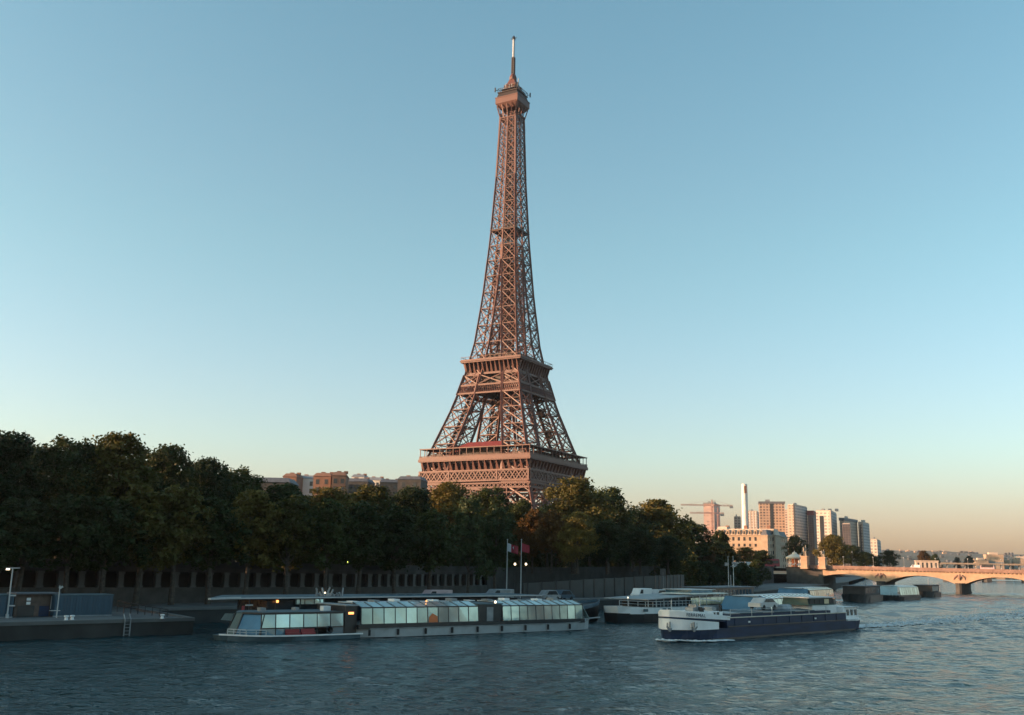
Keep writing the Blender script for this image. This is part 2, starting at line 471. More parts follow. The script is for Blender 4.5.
ZLOW = [0, 11, 22, 33, 45, 57]
ZMID = [57, 67, 77, 87, 97, 107, 115.7]
for sx in (-1, 1):
    for sy in (-1, 1):
        mb = MB(); leg_panels(mb, sx, sy, ZLOW, 1.5, .85)
        leg = mb.build('leg', M['iron'], tower)
        o_ = wo(0); i_ = wi(0)
        for (qx, qy) in ((o_, o_), (i_, o_), (o_, i_), (i_, i_)):
            mb = MB(); mb.taper((sx * qx - 3.4, sx * qx + 3.4, sy * qy - 3.4, sy * qy + 3.4), (sx * qx - 1.6, sx * qx + 1.6, sy * qy - 1.6, sy * qy + 1.6), -1, 3.5)
            mb.build('masonry_footing', M['stone_pale'], leg)
        mb = MB(); leg_panels(mb, sx, sy, ZMID, 1.25, .5, True)
        up = mb.build('upper_leg', M['iron'], tower)
        # stair and lift track threading the leg
        mb = MB()
        for z in range(58, 114, 4):
            for (fx, fy) in ((.3, .3), (.7, .3), (.5, .7)):
                def P(z, fx=fx, fy=fy):
                    o_, i_ = wo(z), wi(z)
                    return (sx * (i_ + (o_ - i_) * fx), sy * (i_ + (o_ - i_) * fy), z)
                mb.bar(P(z), P(z + 4), .55)
            c = [Vector((sx * (wi(z) + (wo(z) - wi(z)) * fx), sy * (wi(z) + (wo(z) - wi(z)) * fy), z)) for fx, fy in ((.3, .3), (.7, .3), (.5, .7))]
            c2 = [Vector((sx * (wi(z + 4) + (wo(z + 4) - wi(z + 4)) * fx), sy * (wi(z + 4) + (wo(z + 4) - wi(z + 4)) * fy), z + 4)) for fx, fy in ((.3, .3), (.7, .3), (.5, .7))]
            if (z // 4) % 3 == 0: mb.bar(c[0].lerp(c[1], .5), c2[0].lerp(c2[2], .4), 2.2)
            for q in range(3):
                mb.bar(c[q], c[(q + 1) % 3], .4); mb.bar(c[q], c2[(q + 1) % 3], .4)
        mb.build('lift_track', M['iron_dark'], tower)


def face_frame(k):
    """four faces: returns map (along, out, z) -> local"""
    ca, sa = [(1, 0), (0, 1), (-1, 0), (0, -1)][k]
    # face 0 looks to -y (along +x), 1 to +x, 2 to +y, 3 to -x
    return lambda a, o, z: (a * ca + o * sa, a * sa - o * ca, z)


def fbox(mb, fr, a0, a1, o0, o1, z0, z1, mi=0):
    vs = [fr(a, o, z) for z in (z0, z1) for a, o in ((a0, o0), (a1, o0), (a1, o1), (a0, o1))]
    mb.add(vs, [(3, 2, 1, 0), (4, 5, 6, 7), (0, 1, 5, 4), (1, 2, 6, 5), (2, 3, 7, 6), (3, 0, 4, 7)], mi)


def ring(mb, h0, h1, z0, z1):
    """square ring from inner half-width h0 to outer h1"""
    mb.box(-h1, h1, -h1, -h0, z0, z1); mb.box(-h1, h1, h0, h1, z0, z1)
    mb.box(-h1, -h0, -h0 + .001, h0 - .001, z0, z1); mb.box(h0, h1, -h0 + .001, h0 - .001, z0, z1)


# --- first platform
mb = MB(); ring(mb, 15, 35.3, 56.4, 58.2); ring(mb, 35.3, 35.5, 56.9, 57.6); ring(mb, 15, 33.4, 55.2, 56.35)
fp = mb.build('first_platform', M['iron'], tower)
for k in range(4):
    fr = face_frame(k)
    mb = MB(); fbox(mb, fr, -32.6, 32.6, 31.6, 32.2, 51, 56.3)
    mb.build('frieze_shade_back', M['iron_dark'], fp)  # panel between the brackets, coloured dark to stand for their shade
    mb = MB()
    for i in range(19):
        a = -33 + i * 66 / 18
        vs = [fr(a - 1.1, 33.4, 51.2), fr(a + 1.1, 33.4, 51.2), fr(a + .18, 35.2, 56.3), fr(a - .18, 35.2, 56.3),
              fr(a - 1.0, 32.3, 51.2), fr(a + 1.0, 32.3, 51.2), fr(a + .18, 32.3, 56.3), fr(a - .18, 32.3, 56.3)]
        mb.add(vs, [(0, 1, 2, 3), (7, 6, 5, 4), (0, 3, 7, 4), (1, 5, 6, 2), (3, 2, 6, 7), (0, 4, 5, 1)])
    mb.build('bracket_frieze', M['iron'], fp)
    mb = MB(); o_ = 34.75
    mb.bar(fr(-34.6, o_, 51), fr(34.6, o_, 51), 1.0); mb.bar(fr(-34.8, o_, 45.6), fr(34.8, o_, 45.6), .9)
    N = 18
    for i in range(N):
        a0, a1 = -34.2 + i * 68.4 / N, -34.2 + (i + 1) * 68.4 / N
        mb.bar(fr(a0, o_, 45.8), fr(a1, o_ + .02, 50.8), .62); mb.bar(fr(a1, o_ - .03, 45.8), fr(a0, o_ - .02, 50.8), .62)
        am = (a0 + a1) / 2
        for (u0, z0, u1, z1) in ((a0, 48.3, am, 50.8), (am, 50.8, a1, 48.3), (a1, 48.3, am, 45.8), (am, 45.8, a0, 48.3)):
            mb.bar(fr(u0, o_ + .05, z0), fr(u1, o_ + .05, z1), .26)
    for i in (0, 5, 13, 18):
        a = -34.2 + i * 68.4 / N; mb.bar(fr(a, o_ + .1, 45.6), fr(a, o_ + .1, 51), .95)
    mb.build('lattice_girder', M['iron'], fp)
    mb = MB()
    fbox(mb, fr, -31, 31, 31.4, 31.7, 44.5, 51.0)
    mb.build('girder_shade_sheet', M['iron_dark'], fp)  # dark sheet in place of the shaded interior behind the lattice
    mb = MB(); o_ = 36.0
    mb.bar(fr(-36, o_, 44), fr(36, o_, 44), .7); mb.bar(fr(-36.4, o_, 41.6), fr(36.4, o_, 41.6), .8)
    for i in range(28):
        a0, a1 = -36 + i * 72 / 28, -36 + (i + 1) * 72 / 28
        mb.bar(fr(a0, o_, 41.8), fr(a1, o_, 43.9), .4); mb.bar(fr(a1, o_ - .03, 41.8), fr(a0, o_ - .03, 43.9), .4)
    mb.build('lower_lattice_band', M['iron'], fp)
    # gallery: posts, roof, railing, inner pavilion
    mb = MB()
    for i in range(17):
        a = -34.6 + i * 69.2 / 16; mb.bar(fr(a, 34.6, 58.2), fr(a, 34.6, 63.4), .32)
    fbox(mb, fr, -35, 35, 28.2, 35.1, 63.4, 63.9)
    mb.build('gallery_roof', M['iron'], fp)
    mb = MB()
    mb.bar(fr(-35, 35.1, 59.6), fr(35, 35.1, 59.6), .25); fbox(mb, fr, -35, 35, 35.0, 35.08, 58.2, 59.3)
    mb.build('railing', M['iron'], fp)
    mb = MB()
    fbox(mb, fr, -13.5, 13.5, 20, 28, 58.2, 63.2)
    pv = mb.build('pavilion', M['matt_dark'], fp)
    mb = MB()
    if k in (0, 2, 3):
        vs = [fr(a, o, z) for z, q in ((64.0, 0), (67.6, 1)) for a, o in (((-15, 19), (15, 19), (15, 30), (-15, 30)) if not q else ((-9, 23.5), (13, 23.5), (13, 26), (-9, 26)))]
        mb.add(vs, [(3, 2, 1, 0), (4, 5, 6, 7), (0, 1, 5, 4), (1, 2, 6, 5), (2, 3, 7, 6), (3, 0, 4, 7)])
        mb.build('pavilion_roof', M['red_roof'], pv)
    for a in (-26, 26):
        mb = MB(); fbox(mb, fr, a - 3.5, a + 3.5, 29.5, 31.5, 58.2, 61.2); mb.build('kiosk', M['iron_dark'], fp)
    # decorative arch between the legs
    mb = MB(); pts, pts2 = [], []
    for i in range(25):
        q = math.pi * i / 24
        a = -math.cos(q); zz = math.sin(q)
        pts.append(fr(a * 36.5, 36.4 - .0 * zz, 6 + 35.2 * zz)); pts2.append(fr(a * 33.6, 36.4, 6 + 32 * zz))
    for i in range(24):
        mb.bar(pts[i], pts[i + 1], .9, 1.1); mb.bar(pts2[i], pts2[i + 1], .8, 1.0)
        mb.bar(pts[i], pts2[i + 1], .4); mb.bar(pts2[i], pts[i + 1], .4)
        for (pp, rr) in ((.5, 0),):
            pass
    for i in range(25): mb.bar(pts[i], pts2[i], .45)
    for i in range(7, 18):     # spandrel ties up to the band
        p = Vector(pts[i]); mb.bar(p, (p.x, p.y, 41.6), .4)
    mb.build('arch', M['iron'], tower)

# --- second platform
mb = MB(); ring(mb, 7, 19.5, 114.3, 116.2); ring(mb, 19.5, 19.9, 115, 115.6)
mb.box(-15.8, 15.8, -15.8, 15.8, 107.4, 108.2)
sp = mb.build('second_platform', M['iron'], tower)
for k in range(4):
    fr = face_frame(k)
    mb = MB(); fbox(mb, fr, -16.6, 16.6, 15.9, 16.4, 108.3, 114.2); mb.build('frieze_shade_back', M['iron_dark'], sp)  # backing panel with the bracket shade put into its colour
    mb = MB()
    for i in range(13):
        a = -16.8 + i * 33.6 / 12
        vs = [fr(a - .75, 17.2, 108.6), fr(a + .75, 17.2, 108.6), fr(a + .2, 19.3, 114.2), fr(a - .2, 19.3, 114.2),
              fr(a - .7, 16.42, 108.6), fr(a + .7, 16.42, 108.6), fr(a + .2, 16.42, 114.2), fr(a - .2, 16.42, 114.2)]
        mb.add(vs, [(0, 1, 2, 3), (7, 6, 5, 4), (0, 3, 7, 4), (1, 5, 6, 2), (3, 2, 6, 7), (0, 4, 5, 1)])
    fbox(mb, fr, -17.4, 17.4, 16.5, 17.35, 107.3, 108.5)
    mb.build('bracket_frieze', M['iron'], sp)
    mb = MB()
    def lv(f, z, off=.35): return fr(f * (wo(z) + off), wo(z) + off, z)
    for z, ww in ((101, 1.0), (96.2, .9)): mb.bar(lv(-1, z), lv(1, z), ww)
    cols = [-1, -.43, .43, 1]
    for q in range(3):
        f0, f1 = cols[q], cols[q + 1]
        mb.bar(lv(f0, 101.4), lv(f1, 107.2), .55); mb.bar(lv(f1, 101.4, .3), lv(f0, 107.2, .3), .55)
        N = 12 if q == 1 else 9
        for i in range(N):
            g0, g1 = f0 + (f1 - f0) * i / N, f0 + (f1 - f0) * (i + 1) / N
            mb.bar(lv(g0, 96.5), lv(g1, 100.7), .38); mb.bar(lv(g1, 96.5, .3), lv(g0, 100.7, .3), .38)
    for f in cols: mb.bar(lv(f, 95.8, .45), lv(f, 107.4, .45), 1.0)
    mb.build('cross_braced_girder', M['iron'], sp)
    mb = MB(); fbox(mb, fr, -14, 14, 13, 13.4, 97, 107.3); mb.build('girder_shade_sheet', M['iron_dark'], sp)  # dark sheet standing for shade behind the cross bracing
    mb = MB(); mb.bar(fr(-19.5, 19.4, 117.6), fr(19.5, 19.4, 117.6), .2)
    for i in range(15): mb.bar(fr(-19.4 + i * 38.8 / 14, 19.4, 116.2), fr(-19.4 + i * 38.8 / 14, 19.4, 117.6), .14)
    mb.build('railing', M['iron'], sp)
mb = MB(); mb.box(-11.5, 11.5, -11.5, 11.5, 116.2, 119.4); mb.box(-12.6, 12.6, -12.6, 12.6, 119.4, 120.1)
mb.build('upper_gallery', M['iron_dark'], sp)

# --- the shaft above
mb = MB(); z = 116.2; zs = [z]
while z < 270: z += lerp(z, [116, 190, 270], [10.6, 9.2, 6.6]); zs.append(min(z, 271))
for sx in (-1, 1):
    for sy in (-1, 1):
        leg_panels(mb, sx, sy, [q for q in zs if q < 180] + [186], .95, .42, True)
zz = [186] + [q for q in zs if q > 188]
for k in range(4):
    fr = face_frame(k)
    for i in range(len(zz) - 1):
        z0, z1 = zz[i], zz[i + 1]
        for f0, f1 in ((-1, 0), (0, 1)):
            P = lambda f, z: fr(f * wo(z), wo(z), z)
            xpanel(mb, P(f0, z0), P(f1, z0), P(f1, z1), P(f0, z1), .38, True)
            mb.bar(P(f0, z0), P(f0, z1), .95 if f0 else .8)
        mb.bar(fr(wo(z0), wo(z0), z0), fr(wo(z1), wo(z1), z1), .9)
        mb.bar(fr(0, wo(z1), z1), fr(0, 0, z1), .4)
for i in range(len(zs) - 1):       # ties across the gap between the legs
    z0 = zs[i + 1]
    if z0 < 186:
        for k in range(4):
            fr = face_frame(k); mb.bar(fr(-wi(z0), wo(z0), z0), fr(wi(z0), wo(z0), z0), .5)
mb.build('shaft', M['iron'], tower)
mb = MB()
for (cx, cy) in ((-2, -2), (2, -2), (2, 2), (-2, 2)): mb.bar((cx, cy, 108), (cx, cy, 272), .6)
for i in range(41):
    z0 = 108 + i * 4; z1 = z0 + 4
    q = [(-2, -2), (2, -2), (2, 2), (-2, 2)]
    for j in range(4):
        a_, b_ = q[j], q[(j + 1) % 4]
        mb.bar((*a_, z0), (*b_, z1), .4); mb.bar((*b_, z0), (*a_, z1), .4); mb.bar((*a_, z1), (*b_, z1), .4)
for (bx, by, z0, z1) in ((0, 0, 140, 146), (0, 0, 214, 219)): mb.box(bx - 1.6, bx + 1.6, by - 1.6, by + 1.6, z0, z1)
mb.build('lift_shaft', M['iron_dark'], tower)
mb = MB(); ring(mb, 2.5, 8.7, 195.8, 196.3)
for k in range(4):
    fr = face_frame(k); mb.bar(fr(-8.7, 8.6, 197.4), fr(8.7, 8.6, 197.4), .16)
mb.box(-4, 4, -4, 4, 196.32, 198.4)
mb.build('intermediate_landing', M['iron_dark'], tower)

# --- summit
mb = MB()
mb.taper((-5.6, 5.6, -5.6, 5.6), (-7.6, 7.6, -7.6, 7.6), 274, 277); mb.box(-7.7, 7.7, -7.7, 7.7, 277.02, 280.6)
mb.box(-7.9, 7.9, -7.9, 7.9, 280.62, 281.2)
cab = mb.build('summit_cabin', M['iron'], tower)
mb = MB()
for k in range(4):
    fr = face_frame(k)
    for i in range(5):
        a = -5.2 + i * 2.6
        mb.bar(fr(a, 5.4, 268), fr(a * 1.25, 7.3, 276), .45)
    mb.bar(fr(-5.6, 5.6, 268), fr(5.6, 5.6, 268), .6)
mb.build('bracket_frieze', M['iron'], cab)
mb = MB(); mb.taper((-7.2, 7.2, -7.2, 7.2), (-6.3, 6.3, -6.3, 6.3), 281.25, 284.4)
mb.box(-6.9, 6.9, -6.9, 6.9, 284.42, 284.9)
for k in range(4):
    fr = face_frame(k)
    for i in range(9): mb.bar(fr(-6.6 + i * 1.65, 6.7, 284.9), fr(-6.6 + i * 1.65, 6.7, 287.2), .16)
    mb.bar(fr(-6.7, 6.7, 287.2), fr(6.7, 6.7, 287.2), .22)
mb.build('open_gallery', M['iron_dark'], cab)
mb = MB(); mb.taper((-4.6, 4.6, -4.6, 4.6), (-3.6, 3.6, -3.6, 3.6), 284.92, 289.6); mb.box(-4.1, 4.1, -4.1, 4.1, 289.62, 290.2)
mb.taper((-3.2, 3.2, -3.2, 3.2), (-1.7, 1.7, -1.7, 1.7), 290.22, 294.5)
mb.lathe([(2.2, 294.5), (2.3, 296), (1.8, 297.6), (.9, 299)], 10)
mb.build('lantern', M['iron'], cab)
mb = MB()
rr = random.Random(4)
for sx, sy in ((-1, -1), (1, -1), (1, 1), (-1, 1)):
    mb = MB(); mb.bar((sx * 6.5, sy * 6.5, 286), (sx * 7.9, sy * 7.9, 286.4), .3)
    mb.bar((sx * 7.9, sy * 7.9, 284.95), (sx * 7.9, sy * 7.9, 287.8), .6)
    mb.build('corner_aerial', M['black'], cab)
mb = MB(); ring(mb, 4.2, 5.6, 286.9, 287.1)
for i in range(16):
    q = i * math.pi / 8; r0 = 5.4 if i % 2 else 4.4
    mb.bar((r0 * math.cos(q), r0 * math.sin(q), 287), (r0 * math.cos(q), r0 * math.sin(q), rr.uniform(289, 294)), .4)
mb.build('aerial_cluster', M['steel'], cab)
mb = MB()
for sx, sy in ((-1, -1), (1, -1), (1, 1), (-1, 1)): mb.bar((sx * .75, sy * .75, 298.5), (sx * .65, sy * .65, 310), .4)
for i in range(8):
    z0 = 298.5 + i * 1.45
    mb.bar((-.75, -.75, z0), (.75, -.75, z0 + 1.4), .25); mb.bar((.75, -.75, z0), (.75, .75, z0 + 1.4), .25)
    mb.box(-.95, .95, -.95, .95, z0, z0 + .5)
mst = mb.build('mast', M['iron_dark'], tower)
MB().lathe([(.72, 310), (.72, 321.8), (.5, 322.2)], 12).build('white_aerial', M['pale_steel'], mst)
mb = MB(); mb.lathe([(.9, 322.2), (.9, 323.2), (.3, 324.6)], 8)
mb.bar((-2, 0, 322.8), (2, 0, 322.8), .35); mb.bar((0, -2, 322.8), (0, 2, 322.8), .35)
mb.build('mast_head', M['black'], mst)

# ------------------------------------------------------------------ trees
LEAF = dict(
    green=leaf_mat('leaf_green', (.014, .028, .010), (.05, .066, .018)),
    olive=leaf_mat('leaf_olive_sunlit', (.034, .046, .012), (.17, .13, .03)),  # olive leaves, lighter tone raised to paint in golden sunlight
    rust=leaf_mat('leaf_rust', (.05, .036, .011), (.13, .068, .02)),
    pale=leaf_mat('leaf_pale', (.03, .05, .018), (.075, .095, .038)),
)


def crown_data(name, seed, H, base, Rr, lobes, ncl, nl, leaf, top=.75, m='green', thin=0.0):
    """leaf faces spread through clumps: lobes > clusters > leaves"""
    rs = np.random.RandomState(seed)
    cen = []
    for i in range(lobes):
        tt = (i + .5) / lobes
        z = base + (H - base) * (.10 + .80 * tt)
        prof = math.sin(math.pi * min(1, (.16 + .84 * tt)) ** top) ** .6
        a = i * 2.4 + rs.uniform(-.6, .6)
        rad = Rr * prof * rs.uniform(.25, .72)
        cen.append((rad * math.cos(a), rad * math.sin(a), z, Rr * rs.uniform(.34, .52) * (.75 + .35 * prof)))
    cen.append((0, 0, H - Rr * .38, Rr * .4)); cen.append((0, 0, base + (H - base) * .45, Rr * .55))
    P = []
    for (cx, cy, cz, r) in cen:
        d = rs.normal(size=(ncl, 3)); d /= np.linalg.norm(d, axis=1)[:, None]
        rr = r * rs.uniform(.55, 1.0, size=(ncl, 1)) ** .6
        cc = np.array([cx, cy, cz]) + d * rr * np.array([1, 1, .85])
        for c in cc:
            k = rs.poisson(nl)
            q = rs.normal(size=(k, 3)) * (r * .17)
            P.append(np.concatenate([c + q, np.repeat(((c - np.array([cx, cy, cz])) / r)[None], k, 0)], 1))
    P = np.concatenate(P); C, D = P[:, :3], P[:, 3:]
    keep = C[:, 2] < H * 1.02; C, D = C[keep], D[keep]
    nn = len(C)
    nrm = rs.normal(size=(nn, 3)) + D * .8 + np.array([0, 0, .35]); nrm /= np.linalg.norm(nrm, axis=1)[:, None]
    ta = np.cross(nrm, rs.normal(size=(nn, 3))); ta /= np.linalg.norm(ta, axis=1)[:, None]
    tb = np.cross(nrm, ta)
    s = leaf * rs.uniform(.6, 1.35, size=(nn, 1))
    V = np.stack([C - ta * s * .5, C + tb * s * .34 + ta * s * .05, C + ta * s * .6, C - tb * s * .34 + ta * s * .05], 1).reshape(-1, 3)
    me = bpy.data.meshes.new(name)
    me.vertices.add(nn * 4); me.vertices.foreach_set('co', V.ravel())
    me.loops.add(nn * 4); me.loops.foreach_set('vertex_index', np.arange(nn * 4))
    me.polygons.add(nn); me.polygons.foreach_set('loop_start', np.arange(nn) * 4); me.polygons.foreach_set('loop_total', np.full(nn, 4))
    me.update(); me.validate(); me.materials.append(LEAF[m])
    return me, cen


def trunk_data(name, seed, base, H, cen, r):
    rs = random.Random(seed); mb = MB()
    top = base + (H - base) * .55
    mb.tube([(0, 0, -.3), (.1, 0, base * .5), (.15, .1, base), (0, 0, top), (0, 0, H * .9)], [r * 1.25, r, r * .85, r * .5, r * .12], 8)
    for (cx, cy, cz, q) in cen[:-2]:
        z0 = base * .8 + (cz - base) * .45
        mb.tube([(0, 0, z0), (cx * .4, cy * .4, z0 + (cz - z0) * .45), (cx, cy, cz)], [r * .42, r * .28, r * .07], 5)
    o = mb.build(name, M['bark']); me = o.data; bpy.data.objects.remove(o)
    return me


VAR = {}
def variant(key, seeds, **kw):
    out = []
    for s in seeds:
        m_, cen = crown_data('crown_' + key, s, **kw)
        out.append((m_, trunk_data('trunk_' + key, s, kw['base'], kw['H'], cen, kw.get('H') * .018)))
    VAR[key] = (kw['H'], kw['Rr'], out)


variant('plane', (1, 2, 3, 4), H=20, base=4.5, Rr=6.6, lobes=15, ncl=14, nl=60, leaf=.46, m='green')
variant('planeolive', (5, 6), H=20, base=4.5, Rr=6.6, lobes=15, ncl=14, nl=60, leaf=.46, m='olive')
variant('young', (11, 12, 13), H=14, base=4.9, Rr=3.9, lobes=11, ncl=12, nl=50, leaf=.42, m='green')
variant('low', (17, 18), H=12, base=1.0, Rr=5, lobes=11, ncl=12, nl=50, leaf=.5, m='green')
variant('youngolive', (14, 15), H=14, base=4.7, Rr=3.9, lobes=11, ncl=12, nl=50, leaf=.42, m='olive')
variant('rust', (21, 22), H=14, base=3.5, Rr=5.0, lobes=10, ncl=12, nl=55, leaf=.5, m='rust')
variant('pale', (31,), H=14, base=3.5, Rr=4.2, lobes=9, ncl=12, nl=50, leaf=.45, m='pale')
variant('round', (41, 42), H=16, base=3, Rr=7.5, lobes=15, ncl=15, nl=60, leaf=.55, m='olive')
TN = [0]


def tree(key, x, y, z0, H, Wd=None, label=None, group=None, name='broadleaf_tree', rz=None):
    h0, r0, vs = VAR[key]
    TN[0] += 1
    cm, tm = vs[TN[0] % len(vs)]
    sx = (Wd / 2) / r0 if Wd else H / h0
    o = thing(name, label, 'tree', (x, y, z0), rz if rz is not None else (TN[0] * 2.17) % 6.28, group)
    o.scale = (sx, sx, H / h0)
    c = bpy.data.objects.new('crown', cm); COL.objects.link(c); c.parent = o
    q = bpy.data.objects.new('trunk', tm); COL.objects.link(q); q.parent = o
    return o


def tree_px(key, px, ptop, Y, Wd, label, group=None, z0=None):
    z0 = zpl(Y) if z0 is None else z0
    p = at(px, ptop, Y)
    return tree(key, p.x, Y, z0, p.z - z0, Wd, label, group)


def wall_x(Y): return lerp(Y, [q[1] for q in WALL], [q[0] for q in WALL])


# back row on the embankment: photo column, crown top row, depth, width, kind, label
G1 = 'tall dark trees along the embankment on the left'
BACK = [
    (-45, 428, 128, 12, 'plane', None), (12, 433, 132, 12, 'plane', 'tall dark tree at the left edge of the photo, crown rising above the quay cabins'),
    (70, 437, 138, 11, 'plane', 'dark tree behind the twin-armed lamp post, second tall crown from the left edge'),
    (122, 433, 141, 13, 'planeolive', 'tallest broad crown on the left, its top catching brown sunlight'),
    (172, 446, 150, 11, 'plane', 'tall dark tree whose pointed top has gaps of sky, right of the sunlit broad crown'),
    (208, 458, 158, 10, 'plane', 'dark tree on the falling skyline of the left grove, above the dark tour boat bow'),
    (240, 468, 166, 11, 'plane', 'last dark tree of the left grove before the far rooftops show'),
    (285, 484, 172, 11, 'plane', 'dark tree below the low white rooftops, left of the brown brick blocks'),
    (330, 487, 178, 12, 'planeolive', 'tree with a sunlit yellow-brown top in front of the brown brick blocks'),
    (372, 485, 186, 12, 'planeolive', 'tree with an orange sunlit shoulder just right of the brown brick blocks'),
    (412, 486, 196, 12, 'plane', 'dark tree beside the left corner of the lattice tower'),
    (452, 482, 206, 13, 'planeolive', 'sunlit-topped tree under the left half of the tower lattice girder'),
    (492, 488, 222, 13, 'plane', 'dark tree covering the middle of the tower base'),
    (521, 500, 235, 10, 'plane', 'small dark tree under the near leg of the tower'),
    (574, 477, 226, 16, 'planeolive', 'tallest tree right of the tower, its crown sunlit brown on the left'),
    (608, 488, 240, 15, 'plane', 'dark rounded tree between the tall sunlit tree and the round olive crown'),
    (655, 501, 268, 19, 'round', 'big round olive crown glowing in sunlight, left of the crane'),
    (690, 521, 285, 14, 'plane', 'dark tree sloping down in front of the pale stone palace'),
    (633, 508, 262, 12, 'plane', 'shaded tree hidden low between the two biggest crowns right of the tower'),
]
for (px, pt, Y, Wd, k, lab) in BACK:
    tree_px(k, px, pt, Y, Wd * 1.18, lab or 'tall dark embankment tree just outside the left edge', None if lab else G1)
# second, deeper rows fill the mass behind them
G2 = 'trees deeper in the embankment grove'
for i, (px, pt, Y, Wd) in enumerate([(-20, 446, 150, 13), (40, 446, 156, 13), (96, 446, 160, 13), (150, 452, 168, 13), (196, 466, 178, 13), (228, 480, 186, 12), (262, 492, 192, 13), (305, 496, 200, 14),
                                     (350, 498, 208, 14), (395, 498, 216, 14), (432, 496, 226, 14), (470, 500, 240, 14), (508, 508, 256, 14), (548, 506, 262, 14), (590, 506, 268, 14), (628, 516, 280, 14), (670, 528, 300, 13), (712, 541, 330, 13)]):
    tree_px('plane', px, pt, Y, Wd, 'shaded tree deep in the dark embankment grove behind the front crowns', G2)
    tree_px('low', px + 8, 516 + (i * 7) % 13 + max(0, px - 450) * .05, Y + 12, 11, 'shaded low-branched tree filling the dark embankment grove under the tall crowns', 'low trees under the tall crowns')
    tree_px('low', px - 10, 520 + (i * 5) % 11 + max(0, px - 450) * .06, Y + 30, 12, 'shaded low-branched tree filling the dark embankment grove under the tall crowns', 'low trees under the tall crowns')
# front row on the lower quay, in front of the arcade
FRONT = [(-28, 505, 110, 'young'), (28, 500, 116, 'young'), (75, 496, 120, 'young'), (112, 498, 123, 'young'), (146, 487, 127, 'youngolive'), (181, 486, 130, 'youngolive'), (216, 498, 134, 'young'), (252, 490, 138, 'youngolive'),
         (292, 497, 142, 'youngolive'), (330, 500, 147, 'young'), (362, 503, 152, 'young'), (398, 506, 158, 'young'), (432, 510, 165, 'young'), (470, 497, 178, 'pale'), (497, 506, 186, 'pale')]
FL = ['slim shaded tree on the quay at the far left behind the cabins', None, 'slim dark tree behind the brown hut on the quay', 'slim dark tree behind the right end of the blue cabin',
      'slim yellowish tree on the quay, left of a similar pair', 'slim yellowish tree whose trunk stands before the arcade pillars', 'slim dark tree behind the pale roof tip of the inner tour boat',
      'slim yellowish tree above the lit lamp under the inner tour boat roof', 'slim yellowish tree above the pale windows of the inner tour boat', 'slim dark tree with a thick trunk beside the green signal light',
      'slim dark tree right of the green signal light', 'slim dark tree over the middle of the arcade', 'slim dark tree over the right part of the arcade', 'pale green tree with light shoots under the tower base', 'pale green bushy tree left of the flagpoles']
for (px, pt, Y, k), lab in zip(FRONT, FL):
    tree_px(k, px, pt, Y + 5, 10.5 if k != 'pale' else 9, lab or 'slim dark quay tree behind the tall lamp post', None, 1.95)
# middle distance, right of the tower
for (px, pt, Y, Wd, k, lab, z0) in [
    (533, 510, 216, 8, 'rust', 'small rusty tree at the foot of the near tower leg', None),
    (552, 510, 212, 9, 'rust', 'orange-brown tree low in front of the tall sunlit crown', None),
    (578, 512, 208, 10, 'planeolive', 'brown-green tree with sunlit shoots below the tallest crown right of the tower', None),
    (607, 520, 212, 10, 'plane', 'dark tree above the concrete ramp wall', None),
    (640, 530, 225, 11, 'plane', 'dark tree above the right end of the ramp wall', None),
    (668, 536, 240, 11, 'plane', 'dark tree under the round olive crown', None),
    (707, 550, 300, 8, 'rust', 'small orange lit bush-like tree beside the dark slope left of the palace', None),
    (727, 545, 330, 10, 'planeolive', 'olive tree in front of the left wing of the palace', None),
    (746, 547, 345, 10, 'planeolive', 'olive tree in front of the middle of the palace', None),
    (762, 550, 360, 9, 'plane', 'dark low tree in front of the right wing of the palace', None),
    (795, 535, 560, 14, 'plane', 'dark tree just right of the palace, below the high-rise with a dark stripe', None),
    (832, 535, 500, 19, 'round', 'broad tree sunlit yellow on its left behind the bridge statues', None),
    (850, 545, 520, 16, 'plane', 'dark tree right of the broad yellow-lit tree at the bridge head', None),
    (866, 552, 540, 13, 'plane', 'small dark tree near the bridge head below the blue-grey high-rise', None),
    (889, 550, 600, 13, 'plane', 'dark rounded tree above the bridge, right of the lone cream tower', None),
    (876, 556, 640, 10, 'plane', 'low dark tree under the lone cream tower', None),
    (924, 551, 900, 17, 'rust', 'brownish lit tree behind the pale riverside pavilion', None),
    (935, 554, 880, 10, 'plane', 'small dark tree right of the brownish tree behind the pavilion', None),
    (957, 557, 1400, 12, 'plane', 'tiny dark tree on the horizon, left one of two beyond the viaduct', None),
    (969, 556, 1400, 18, 'plane', 'small wide dark tree on the horizon, right one of two beyond the viaduct', None),
]:
    tree_px(k, px, pt, Y, Wd, lab, None, z0)
for px, Y, h_ in ((672, 244, 8), (690, 256, 9), (705, 270, 8), (722, 283, 9), (742, 300, 8), (757, 322, 9)):
    tree('low', gx(px, Y), Y, 2.1, h_, 9, 'low dark tree in front of the retaining wall right of the ramp wall', 'low trees along the dark retaining wall')
rs = np.random.RandomState(77); Cs = []
wl_ = [(-64, 123), (-46, 141), (-22, 166), (-4, 200), (12, 235), (44, 292), (80, 368)]
for i in range(len(wl_) - 1):
    (xa, ya), (xb, yb) = wl_[i], wl_[i + 1]; k = int(52 * math.hypot(xb - xa, yb - ya)); tt = rs.rand(k, 1); q = np.array([[xa, ya]]) * (1 - tt) + np.array([[xb, yb]]) * tt
    of = rs.uniform(19, 22, (k, 1)); q = q + np.array([[-.85, .5]]) * of
    hh = 2.6 + .7 * np.sin(q[:, :1] * .5) + .4 * np.sin(q[:, 1:] * 1.3)
    Cs.append(np.concatenate([q, 6.5 + (q[:, 1:] > 230) * (q[:, 1:] - 230) * .015 + rs.rand(k, 1) ** .8 * hh], 1))
